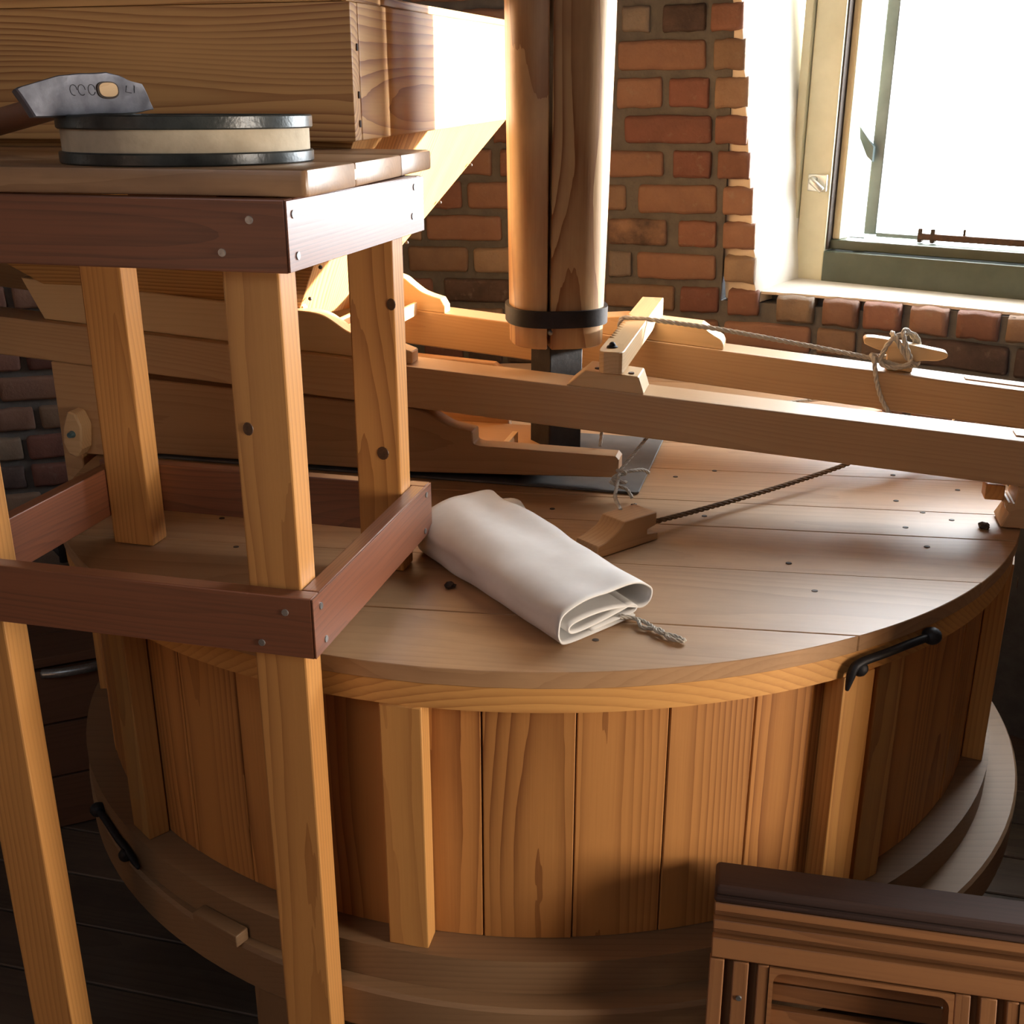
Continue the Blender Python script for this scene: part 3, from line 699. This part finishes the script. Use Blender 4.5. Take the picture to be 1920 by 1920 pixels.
# ------------------------------------------------------------------ post (quant casing) with iron spindle
PXC, PYC = .076, 1.925
post = thing('upright_post', W(PXC, PYC, LZ+.004), 'tall rounded fir post in two halves clasped by a black iron band', 'post')
def post_half(sa, name):
    # half section split by a vertical seam 26 mm left of the axis
    zs = [(-.383, .0785), (.10, .0865), (ZC+.02, .096)]
    bm = bmesh.new(); rings = []
    for z, r in zs:
        pts = []
        for k in range(97):
            a = 2*math.pi*k/96
            c, s = math.cos(a), math.sin(a); e = 2/2.6
            x = r*math.copysign(abs(c)**e, c); y = r*math.copysign(abs(s)**e, s)
            pts.append((x, y))
        xs = -.026
        if sa == 'L': sel = [p for p in pts[:-1] if p[0] <= xs-.0012]
        else: sel = [p for p in pts[:-1] if p[0] >= xs+.0012]
        sel.sort(key=lambda p: math.atan2(p[1], p[0]-xs) if sa == 'R' else (math.atan2(p[1], p[0]-xs) % (2*math.pi)))
        rings.append((z, sel))
    m = min(len(s) for _, s in rings)
    vr = []
    for z, s in rings:
        # resample to the same count
        idx = [round(i*(len(s)-1)/(m-1)) for i in range(m)]
        vr.append([bm.verts.new((z-.4, s[i][0], s[i][1])) for i in idx])
    for A, B in zip(vr, vr[1:]):
        for i in range(m): bm.faces.new((A[i], A[(i+1) % m], B[(i+1) % m], B[i]))
    bm.faces.new(vr[0][::-1]); bm.faces.new(vr[-1])
    bmesh.ops.recalc_face_normals(bm, faces=bm.faces)
    es = [e for e in bm.edges if len(e.link_faces) == 2 and e.calc_face_angle(0) > 1.0]
    bmesh.ops.bevel(bm, geom=es, offset=.002, segments=1, affect='EDGES')
    me = mesh_of(bm); autosmooth(me, 40)
    # local x = up (grain), local y = world X', local z = world Y'
    M = Matrix(((0, 1, 0, PXC), (0, 0, 1, PYC), (1, 0, 0, Z0+.4), (0, 0, 0, 1)))
    M = Matrix.Translation((PXC, PYC, 0)) @ Matrix.Rotation(rad(8), 4, 'Z') @ Matrix.Translation((-PXC, -PYC, 0)) @ M
    link('post_half', me, M, post, POSTW)
post_half('L', 'a'); post_half('R', 'b')
def sup(r, n=64, e=2/2.6):
    return [(r*math.copysign(abs(math.cos(a))**e, math.cos(a)), r*math.copysign(abs(math.sin(a))**e, math.sin(a))) for a in [2*math.pi*k/n for k in range(n)]]
bm = bmesh.new()
ri = [[bm.verts.new((x, y, z)) for x, y in sup(r)] for r, z in ((.0800, -.346), (.0862, -.346), (.0866, -.318), (.0806, -.318))]
for j in range(4):
    A, B = ri[j], ri[(j+1) % 4]
    for i in range(64): bm.faces.new((A[i], A[(i+1) % 64], B[(i+1) % 64], B[i]))
me = mesh_of(bm); autosmooth(me, 40)
band = link('iron_band', me, Matrix.Translation((PXC, PYC, Z0)) @ Matrix.Rotation(rad(8), 4, 'Z'), post, IRON)
bm = bmesh.new(); bmesh.ops.create_uvsphere(bm, u_segments=10, v_segments=6, radius=.005)
link('rivet', mesh_of(bm, True), Matrix.Translation(W(PXC-.012, PYC-.0775, -.354)), post, SCREW)
board('iron_spindle', post, IRON, W(PXC+.002, PYC, (-.383-.5935)/2), Z, Vector((math.sin(rad(-29)), math.cos(rad(-29)), 0)), .2105, .066, .066, .002)

# ------------------------------------------------------------------ notched cross bar
BX = Vector((0, 0, 0))
p0 = F(-.266, 1.698, -.376); p1 = F(-.258, 2.155, -.3615)
axb = (p1-p0).normalized(); Lb = (p1-p0).length
M = basis(p0, axb, Z)                       # local x along the bar, z up, y to the left (-u)
pts = [(0.0, -.014), (.004, -.0185), (.012, -.0205), (Lb, -.0205), (Lb, .0205)]
x = .335
nt_ = []
while x > .10:
    if x < .30: nt_ += [(x+.006, .0205), (x-.006, .012), (x-.0075, .0205)]
    x -= .0165
pts += nt_ + [(.085, .0205), (.020, .0205), (.006, .018), (0.0, .010)]
bar = prism('notched_bar', None, BEECH, p0, axb, Z, pts, -.0175, .0175, .0012, 1, 50,
            label='pale wooden cross bar with saw-tooth notches lying across both beams beside the post', category='wooden bar')
bm = bmesh.new(); bmesh.ops.create_cone(bm, cap_ends=True, segments=16, radius1=.009, radius2=.008, depth=.002)
bmesh.ops.create_uvsphere(bm, u_segments=12, v_segments=8, radius=.0055, matrix=Matrix.Translation((0, 0, .002)))
link('bolt_head', mesh_of(bm, True), Matrix.Translation(F(-.268, 1.730, -.3560)), bar, IRON)

# ------------------------------------------------------------------ cords
bt = lambda u, v, z: F(u, v, z)
rope('tension_cord', None, CORD, [[bt(-.292, 1.950, -.385), bt(-.289, 1.944, -.362), bt(-.284, 1.942, -.3485), bt(-.262, 1.945, -.3495), bt(-.230, 1.951, -.3515), bt(-.12, 1.982, -.368), bt(.02, 2.02, -.395), bt(.15, 2.058, -.422), bt(.172, 2.064, -.428), bt(.200, 2.062, -.434), bt(.226, 2.075, -.434), bt(.228, 2.10, -.428), bt(.205, 2.108, -.418), bt(.19, 2.10, -.40), bt(.18, 2.085, -.380), bt(.186, 2.066, -.385), bt(.205, 2.060, -.415), bt(.224, 2.068, -.431), bt(.230, 2.09, -.425), bt(.222, 2.104, -.395), bt(.205, 2.09, -.375), bt(.198, 2.072, -.378), bt(.205, 2.060, -.40), bt(.214, 2.056, -.425), bt(.190, 2.054, -.436), bt(.164, 2.052, -.428), bt(.170, 2.06, -.402), bt(.185, 2.068, -.384), bt(.205, 2.085, -.380), bt(.222, 2.10, -.386), bt(.230, 2.112, -.41), bt(.20, 2.118, -.428), bt(.160, 2.09, -.424), bt(.148, 2.062, -.417), bt(.152, 2.045, -.424), bt(.160, 2.043, -.46), bt(.172, 2.042, -.492), bt(.190, 2.040, -.522), bt(.2, 2.035, -.56)]], .0045,
     label='pale twisted cord running from the notched bar to the cleat and wound round it', category='cord')
TW = rope('shoe_cord', None, CORD, [
    [bt(-.207, 1.76, -.505), bt(-.222, 1.748, -.525), bt(-.244, 1.716, -.552), bt(-.246, 1.700, -.560)],
    [bt(-.246, 1.700, -.560), bt(-.243, 1.66, -.566), bt(-.236, 1.60, -.562), bt(-.217, 1.528, -.5555)],
    [bt(-.250, 1.700, -.551), bt(-.238, 1.696, -.551), bt(-.237, 1.706, -.558), bt(-.252, 1.706, -.562), bt(-.254, 1.696, -.566), bt(-.238, 1.694, -.568), bt(-.236, 1.706, -.572), bt(-.256, 1.708, -.575), bt(-.258, 1.698, -.571), bt(-.242, 1.692, -.576), bt(-.232, 1.70, -.582), bt(-.222, 1.69, -.592)],
    [bt(-.240, 1.70, -.553), bt(-.225, 1.715, -.554), bt(-.212, 1.735, -.558), bt(-.203, 1.745, -.566)],
    [bt(-.288, 1.775, -.503), bt(-.2885, 1.772, -.518), bt(-.289, 1.768, -.5335)]], .0030,
    label='thin white string knotted at the tip of the grain shoe', category='string')

# peg block on the lid and its brown rope
bax = (U*.60+V*.80).normalized(); bo = F(-.254, 1.453, -.5995)
bpts = [(0, 0), (.122, 0), (.122, .011), (.100, .0145), (.100, .0205), (.118, .024), (.118, .044), (.052, .044)] + curve2([(.052, .044), (.044, .034), (.032, .027), (.016, .021), (.001, .018)], 4)[1:]
prism('peg_block', None, SHOEW, bo, bax, bax.cross(Z), bpts, -.022, .024, .0012, 1, 50,
      label='small orange-brown shaped wooden block on the lid with a string and rope tied to it', category='wooden block')
rope('hemp_rope', None, BROWNR, [[F(-.196, 1.530, -.5822), F(-.178, 1.556, -.583), F(-.12, 1.63, -.586), F(-.02, 1.745, -.584), F(.08, 1.86, -.578), F(.137, 1.926, -.572), F(.20, 1.99, -.566), F(.3, 2.10, -.56)]], .0042,
     label='brown rope running from the wooden block up and away under the near beam', category='rope')

# wood offcuts and shavings between the beams
for i, (u, v, L, a, wd, th, lab) in enumerate([(.166, 2.30, .06, 40, .030, .022, 'square-ended orange offcut of wood lying on the lid between the beams'), (.245, 2.262, .15, 12, .05, .010, 'flat pale offcut with a pointed end lying on the lid between the beams'),
                                   (.345, 2.245, .05, -8, .016, .016, 'short stick of wood lying on the lid at the far right between the beams')]):
    ax = U*math.cos(rad(a))+V*math.sin(rad(a))
    h = L/2; pp = [(-h, -wd/2), (h*.75, -wd/2), (h, 0 if i else -wd/2), (h*.8, wd/2), (-h*.9, wd/2)]
    prism('wood_offcut', None, PINE_T, F(u, v, -.5998), ax, Z, pp, 0, th, .001, 1, 40, label=lab, category='offcut', group='wood offcuts between the beams')
for i, (u, v, a) in enumerate([(.318, 2.25, 60), (.358, 2.24, 55), (.376, 2.235, 95)]):
    bm = bmesh.new(); d = (U*math.cos(rad(a))+V*math.sin(rad(a)))
    tube_into(bm, smooth_path([Vector(), d*.012+Z*.010, d*.03+Z*.022]), .0022, 6)
    link('wood_shaving', mesh_of(bm, True), Matrix.Translation(F(u, v, -.5975)), None, BEECH, label=['curled pale shaving nearest the pointed offcut', 'curled pale shaving in the middle of three beyond the near beam', 'upright pale shaving farthest right beyond the near beam'][i], category='wood shaving', group='wood shavings on the lid')
rope('thin_string', None, CORD, [[F(.0, 2.395, -.5965), F(.04, 2.425, -.5965), F(.09, 2.46, -.5965), F(.14, 2.50, -.5965)]], .0028, label='loose length of white string lying on the lid beyond the near beam', category='string')
for i, (x, y, r) in enumerate([(.195, 1.673, .005), (.203, 1.53, .006), (-.082, 1.355, .007), (.714, 1.575, .008)]):
    bm = bmesh.new(); bmesh.ops.create_icosphere(bm, subdivisions=2, radius=r)
    for v in bm.verts: v.co += noise.noise_vector(v.co*260+Vector((i*9, 0, 0)))*r*.6; v.co.z *= .7
    link('crumb', mesh_of(bm), Matrix.Translation(W(x, y, LZ+r*.5)), None, NAIL, category='crumb', group='dark crumbs on the lid',
         label=['tiny dark crumb on the lid behind the peg block', 'tiny dark crumb on the lid just right of the peg block', 'dark crumb on the lid in front of the folded cloth', 'dark crumb on the lid near its right rim by the frame foot'][i])

# ------------------------------------------------------------------ folded white cloth
cl_o = F(-.229, 1.158, -.5995); e_ax = (F(-.141, 1.297, 0)-F(-.229, 1.158, 0)).normalized(); c_ax = (F(-.474, 1.387, 0)-F(-.229, 1.158, 0)).normalized()
cloth = thing('folded_cloth', cl_o, 'folded white canvas cloth lying on the lid beside the table', 'cloth')
prof = [(.128, .003), (.06, .002), (.010, .0025), (-.002, .010), (-.004, .024), (.004, .0395), (.045, .048), (.10, .0485), (.138, .044), (.156, .033), (.155, .017), (.140, .011), (.112, .0195), (.06, .0275), (.022, .026), (.012, .019), (.022, .0125), (.06, .0135), (.10, .0175), (.120, .0195), (.130, .0145), (.124, .0085), (.10, .0075), (.05, .0065)]
pp = smooth_path([Vector((a, b, 0)) for a, b in prof], 6)
bm = bmesh.new(); LC = .352; NL = 40
grid = []
for i in range(NL+1):
    t = i/NL; row = []
    hs = 1+.32*t
    for j, p in enumerate(pp):
        x = p.x*(1+.06*math.sin(3*t)); z = p.y*hs
        nz = noise.noise(Vector((p.x*14, t*5, p.y*40+3)))
        top_ = min(1, max(0, (p.y-.02)/.02))
        off = .006*nz*top_ - .004*top_*math.sin(math.pi*t)
        sk_ = .018*(p.x/.15)*(1 if t < .5 else 0)*(1-2*t)
        pos = e_ax*(x + .010*nz*t) + c_ax*(LC*t + .012*t*math.sin(9*p.x) - sk_*.4) + Z*max(.0015, z+off*1.1)
        row.append(bm.verts.new(pos))
    grid.append(row)
for i in range(NL):
    for j in range(len(pp)-1): bm.faces.new((grid[i][j], grid[i][j+1], grid[i+1][j+1], grid[i+1][j]))
me = mesh_of(bm, True)
cb = link('canvas', me, Matrix.Translation(cl_o), cloth, CLOTH)
so = cb.modifiers.new('thick', 'SOLIDIFY'); so.thickness = .0022; so.offset = 0
# a corner of the cloth turned out behind
bm = bmesh.new(); g = []
fo = e_ax*.132 + c_ax*.232
for i in range(13):
    t = i/12; row = []
    for j in range(17):
        a = math.pi*j/16; h = .018+.026*t
        row.append(bm.verts.new(fo + c_ax*(.112*t) + e_ax*((.030+.028*t)*math.sin(a)+.010*t) + Z*(.003+h*(1+math.cos(a))/2)))
    g.append(row)
for i in range(12):
    for j in range(16): bm.faces.new((g[i][j], g[i][j+1], g[i+1][j+1], g[i+1][j]))
fb = link('turned_corner', mesh_of(bm, True), Matrix.Translation(cl_o), cloth, CLOTH)
so = fb.modifiers.new('thick', 'SOLIDIFY'); so.thickness = .002; so.offset = 0
dc = [[e_ax*.10-c_ax*.002+Z*.008, e_ax*.118-c_ax*.018+Z*.006, e_ax*.112-c_ax*.036+Z*.004, e_ax*.126-c_ax*.056+Z*.004, e_ax*.120-c_ax*.078+Z*.004, e_ax*.130-c_ax*.096+Z*.004],
      [e_ax*.105-c_ax*.002+Z*.008, e_ax*.122-c_ax*.020+Z*.0045, e_ax*.124-c_ax*.042+Z*.004, e_ax*.118-c_ax*.060+Z*.0055, e_ax*.130-c_ax*.080+Z*.004, e_ax*.132-c_ax*.096+Z*.004]]
rope('drawstring', cloth, CORD, [[cl_o+p for p in q] for q in dc], .0026)

# ------------------------------------------------------------------ work table straddling casing and floor
tab = thing('work_table', F(-.7, 1.19, ZF), 'tall narrow pine work table with dark rails, its back legs standing on the casing lid', 'table')
LU = [(-.545, -.4835), (-.930, -.8665)]
for (a, b) in LU:
    boxuvz('leg', tab, PINE_T, a, b, 1.0055, 1.045, ZF+.001, -.0805, 'z', .0025)
    boxuvz('leg', tab, PINE_T, a, b, 1.328, 1.3675, -.5985, -.0805, 'z', .0025)
ZA0, ZA1, ZR0, ZR1 = -.149, -.081, -.5575, -.4865
for z0, z1, nm in ((ZA0, ZA1, 'apron'), (ZR0, ZR1, 'rail')):
    boxuvz(nm, tab, IROKO, -.966, -.4635, .985, 1.005, z0, z1, 'u', .0015)
    boxuvz(nm, tab, IROKO, -.966, -.4635, 1.368, 1.388, z0, z1, 'u', .0015)
    boxuvz(nm, tab, IROKO, -.483, -.463, 1.0055, 1.3675, z0, z1, 'v', .0015)
    boxuvz(nm, tab, IROKO, -.950, -.9305, 1.0055, 1.3675, z0, z1, 'v', .0015)
# side rails run over the end grain of the front rail
for z0, z1, nm in ((ZA0, ZA1, 'end_strip'), (ZR0, ZR1, 'end_strip')):
    boxuvz(nm, tab, IROKO, -.4633, -.4613, .985, 1.388, z0+.001, z1-.001, 'v', .0004)
def top_board(pts, z0=-.080, z1=-.055):
    u0 = sum(p[0] for p in pts)/len(pts); v0 = sum(p[1] for p in pts)/len(pts)
    prism('top_board', tab, TOPW, F(u0, v0, (z0+z1)/2), U, Z, [(p[0]-u0, p[1]-v0) for p in pts], (z0-z1)/2, (z1-z0)/2, .003, 2, 40)
top_board([(-1.55, .965), (-.450, 1.000), (-.446, 1.004), (-.4565, 1.150), (-1.55, 1.12)])
top_board([(-1.55, 1.1215), (-.4567, 1.1515), (-.474, 1.345), (-1.55, 1.33)])
top_board([(-1.55, 1.3315), (-.4742, 1.3465)] + [(-.489, 1.505), (-.494, 1.516), (-.505, 1.523), (-.52, 1.525)] + [(-1.55, 1.59)])
def disc(name, par, mat, c, nrm, r, d=.002, sx=1):
    bm = bmesh.new(); bmesh.ops.create_cone(bm, cap_ends=True, segments=14, radius1=r, radius2=r*.9, depth=d)
    for v in bm.verts: v.co.x *= sx
    ax = Vector(nrm).orthogonal() if abs(Vector(nrm).z) > .9 else Z
    return link(name, mesh_of(bm), basis(c, ax, nrm), par, mat)
for u, z in [(-.500, -.100), (-.531, -.131), (-.494, -.505), (-.524, -.544)]:
    s = disc('screw', tab, SCREW, F(u, .9848, z), -V, .0042)
for v, z in [(.998, -.095), (1.003, -.134), (1.352, -.093), (1.343, -.127), (1.004, -.502), (1.012, -.545), (1.366, -.498), (1.357, -.548)]:
    s = disc('screw', tab, SCREW, F(-.4611, v, z), U, .0042)
disc('knot', tab, KNOT, F(-.530, 1.0053, -.311), -V, .0062, .001, 1.2)
disc('knot', tab, KNOT, F(-.507, 1.3278, -.431), -V, .0085, .001, 1.1)
disc('knot', tab, KNOT, F(-.488, 1.3278, -.234), -V, .006, .001, 1.3)
disc('peg_mark', tab, BEECH, F(-.4568, 1.148, -.067), U, .006, .0012)
disc('peg_mark', tab, BEECH, F(-.4615, 1.20, -.067), U, .006, .0012)

# ------------------------------------------------------------------ sieve and hammer on the table
SZ = -.055
sv = thing('round_sieve', W(-.345, 1.252, SZ), 'round shallow canvas-sided sieve with two black hoops on the table top', 'sieve')
SM = Matrix.Translation(W(-.345, 1.252, SZ))
def ring(name, r0, r1, z0, z1, mat, n=72, b=.0015):
    me = mesh_of(lathe_bm([(r1, z0+b), (r1, z1-b), (r1-b, z1), (r0, z1), (r0, z0), (r1-b, z0)], n)); autosmooth(me, 40)
    return link(name, me, SM, sv, mat)
ring('canvas_side', .118, .1275, .0005, .046, SIEVEC)
ring('hoop', .1277, .1312, .0002, .0125, HOOPM)
ring('hoop', .1277, .1312, .034, .0475, HOOPM)
bm = bmesh.new(); bmesh.ops.create_circle(bm, cap_ends=True, radius=.1175, segments=64)
bmesh.ops.translate(bm, verts=bm.verts, vec=(0, 0, .044)); link('mesh_skin', mesh_of(bm), SM, sv, SIEVEC)

E = W(-.404, 1.19, .0155)
ham = thing('mill_hammer', E-Vector((0, 0, .023)), 'forged steel double-ended hammer head on a brown handle resting on the sieve', 'hammer')
s_ = .09
dh = Vector((-.64*math.sqrt(1-s_*s_), .768*math.sqrt(1-s_*s_), -s_)).normalized()   # handle runs back, left and down
hf = -dh
hx_ = Vector((.766, .642, .02)); hx_ = (hx_-hf*hx_.dot(hf)).normalized()
hy = hf.cross(hx_)                                                     # up in the head face
k = .136/.937/247
def hp(px, py): return ((px-210)*k*(1.0 if px > 210 else .875), (168-py)*k*(.98 if px > 180 else .90))
pts = [hp(*p) for p in [(38, 164), (46, 160), (118, 142), (150, 138), (180, 136), (214, 138), (236, 144), (250, 150), (273, 158), (281, 178), (288, 201), (270, 204), (232, 208), (180, 211), (120, 213), (62, 212), (52, 192)]]
bm = bmesh.new()
DH = .040; lay = []
for tz, ins in ((-DH, .004), (-DH*.5, .0), (-.003, .0), (0, .0016)):
    cxp = sum(p[0] for p in pts)/len(pts); cyp = sum(p[1] for p in pts)/len(pts)
    lay.append([])
    for (a, b) in pts:
        w = 1-min(1, abs(a)/.09)
        tzz = tz*(.62+.38*w)-(.0015 if tz == 0 else 0)*0
        d = Vector((a-cxp, b-cyp)); d = d*(1-ins/d.length)
        lay[-1].append(bm.verts.new((cxp+d.x, cyp+d.y, tzz)))
n = len(pts)
for A, B in zip(lay, lay[1:]):
    for i in range(n): bm.faces.new((A[i], A[(i+1) % n], B[(i+1) % n], B[i]))
bm.faces.new(lay[0][::-1]); bm.faces.new(lay[-1])
bmesh.ops.triangulate(bm, faces=[f for f in bm.faces if len(f.verts) > 4])
bmesh.ops.subdivide_edges(bm, edges=bm.edges[:], cuts=2, use_grid_fill=True)
for v in bm.verts: v.co += noise.noise_vector(v.co*70)*.0011
me = mesh_of(bm); autosmooth(me, 30)
HM = basis(E, hx_, hf)
head = link('hammer_head', me, HM, ham, STEEL)
def oval(name, cx_, cy_, rx, ry, mat, d, par, rot=0):
    bm = bmesh.new(); bmesh.ops.create_cone(bm, cap_ends=True, segments=28, radius1=1, radius2=.93, depth=1)
    for v in bm.verts:
        e = .75; v.co = Vector((math.copysign(abs(v.co.x)**e, v.co.x)*rx, math.copysign(abs(v.co.y)**e, v.co.y)*ry, v.co.z*d))
    me = mesh_of(bm); M = HM @ Matrix.Translation((cx_, cy_, 0))
    return link(name, me, M, par, mat)
disc('knot', tun, KNOT, tp(-24, .8055, -.70)+Vector((.01, 0, 0)), Vector((math.cos(rad(-24)), math.sin(rad(-24)), 0)), .009, .001, 1.1)
oval('eye_rim', 0, 0, .0115, .0085, NAIL, .003, head)
oval('handle_end', .0003, .0003, .0098, .0070, BEECH, .0042, ham)
bm = bmesh.new(); 
for i, x_ in enumerate((-.034, -.026, -.016)):
    tube_into(bm, [Vector((x_+.0035*math.cos(a), .0005+.005*math.sin(a), .0002)) for a in [j*2*math.pi/14 for j in range(15)]][:12+i], .00035, 5)
tube_into(bm, [Vector((.020, .004, .0002)), Vector((.018, -.002, .0002)), Vector((.024, -.003, .0002))], .00035, 5)
tube_into(bm, [Vector((.028, .004, .0002)), Vector((.027, -.003, .0002))], .00035, 5)
link('stamped_mark', mesh_of(bm), HM, head, IRON)
bm = bmesh.new(); hpth = [E+dh*.03, E+dh*.10, E+dh*.25, E+dh*.45]
tube_into(bm, [p-E for p in smooth_path(hpth, 6)], .0145, 16, taper=lambda t: .85+.25*t)
link('handle', mesh_of(bm, True), Matrix.Translation(E), ham, IROKO)

# ------------------------------------------------------------------ slatted panel leaning at the lower right
PYW = rad(12); px_ = Vector((math.cos(PYW), -math.sin(PYW), 0)); pn0 = Vector((-math.sin(PYW), -math.cos(PYW), 0))
lean = rad(20)
pup = (Z*math.cos(lean) - pn0*math.sin(lean)).normalized()             # up the panel (top leans away)
pn = px_.cross(pup)                                                    # facing the viewer
PO = W(.237, 1.072, -.868)
def pp3(a, b, d): return PO + px_*a + pup*b + pn*d
pan = thing('slatted_panel', pp3(.35, -.6, 0)*1.0, 'brown grooved timber panel with slatted openings leaning at the lower right', 'panel')
def pbox(name, mat, a0, a1, b0, b1, d0, d1, grain='a', bv=.0015):
    c = pp3((a0+a1)/2, (b0+b1)/2, (d0+d1)/2)
    if grain == 'a': return board(name, pan, mat, c, px_, pn, a1-a0, b1-b0, d1-d0, bv)
    return board(name, pan, mat, c, pup, pn, b1-b0, a1-a0, d1-d0, bv)
PW = .86; PHt = -.60
# dark worn cap with rounded shoulder
prism('cap_rail', pan, CAPW, pp3(PW/2, 0, 0), px_, pup, [(-PW/2, -.001), (-PW/2, .092), (PW/2, .092), (PW/2, -.001)], .000, .014, .006, 3)
pbox('cap_rail', CAPW, 0, PW, -.006, .0005, -.092, .004, 'a', .006)
# grooved head rail: three ribs over a recessed back
pbox('head_rail', PANELW, .002, PW-.002, -.072, -.007, -.040, -.017)
for b0, b1 in ((-.018, -.007), (-.039, -.027), (-.072, -.048)): pbox('rib', PANELW, .001, PW-.001, b0, b1, -.0169, .001)
# stiles with two grooves
for a0 in (0.0, .272, .544):
    pbox('stile', PANELW, a0+.002, a0+.066, PHt, -.0725, -.040, -.017, 'b')
    for r0, r1 in ((.000, .017), (.027, .045), (.055, .068)): pbox('rib', PANELW, a0+r0, a0+r1, PHt, -.073, -.0169, .001, 'b')
    for b in (-.115, -.155, -.25):
        disc('screw', pan, SCREW, pp3(a0+.036, b, .0015), pn, .0035)
pbox('bottom_rail', PANELW, .002, PW-.002, PHt-.07, PHt-.0005, -.040, .001)
# rounded inner frames of the openings
for a0 in (.0685, .3405):
    w = .203; pts_o = []
    def rr(x0, y0, x1, y1, r, n=5):
        out = []
        for cx_, cy_, s in ((x1-r, y1-r, 0), (x0+r, y1-r, 90), (x0+r, y0+r, 180), (x1-r, y0+r, 270)):
            for i in range(n+1):
                t = rad(s+90*i/n); out.append((cx_+r*math.cos(t), cy_+r*math.sin(t)))
        return out
    outer = rr(0, -.50, w, 0, .0005); inner = rr(.005, -.49, w-.005, -.005, .012)
    bm = bmesh.new(); L = []
    for z in (-.030, .002):
        L.append(([bm.verts.new((x, y, z)) for x, y in outer], [bm.verts.new((x, y, z)) for x, y in inner]))
    n = len(outer)
    for i in range(n):
        j = (i+1) % n
        bm.faces.new((L[0][0][i], L[0][0][j], L[1][0][j], L[1][0][i])); bm.faces.new((L[0][1][i], L[1][1][i], L[1][1][j], L[0][1][j]))
        bm.faces.new((L[1][0][i], L[1][0][j], L[1][1][j], L[1][1][i])); bm.faces.new((L[0][0][j], L[0][0][i], L[0][1][i], L[0][1][j]))
    M = basis(pp3(a0, -.074, 0), px_, pn)
    link('opening_frame', mesh_of(bm), M, pan, PANELW)
    b = -.084
    for i in range(16):
        pbox('slat', PANELW, a0+.003, a0+w-.003, b-.0185-(.002 if i % 2 else .0), b, -.052 if i % 2 else -.046, -.036 if i % 2 else -.030, 'a', .0012)
        b -= .0225 if i % 2 == 0 else .028

# ------------------------------------------------------------------ dark wooden chest behind the casing on the left
ch = thing('plank_chest', W(-1.16, 2.18, ZF), 'dark brown plank chest in the shadow left of the casing', 'chest')
ca_ = rad(24); cxx = Vector((math.cos(ca_), math.sin(ca_), 0)); cyy = Vector((-math.sin(ca_), math.cos(ca_), 0))
def cp(a, b, z): return W(-1.16, 2.18, 0)+cxx*a+cyy*b+Z*z
for i in range(3):
    z0 = ZF+.004+.125*i
    board('front_plank', ch, CRATEW, cp(0, -.23, z0+.06), cxx, cyy, .62, .121, .02, .002)
    board('back_plank', ch, CRATEW, cp(0, .23, z0+.06), cxx, cyy, .62, .121, .02, .002)
    for s in (-1, 1): board('end_plank', ch, CRATEW, cp(s*.298, 0, z0+.06), cyy, cxx, .438, .121, .02, .002)
for i in range(4): board('lid_plank', ch, CRATEW, cp(0, -.18+.12*i, ZF+.392), cxx, Z, .66, .117, .022, .003)
bm = bmesh.new(); tube_into(bm, smooth_path([cp(.12, -.242, ZF+.37), cp(.16, -.256, ZF+.372), cp(.21, -.256, ZF+.372), cp(.24, -.243, ZF+.37)]), .010, 8)
link('clasp', mesh_of(bm, True), I4, ch, SCREW)
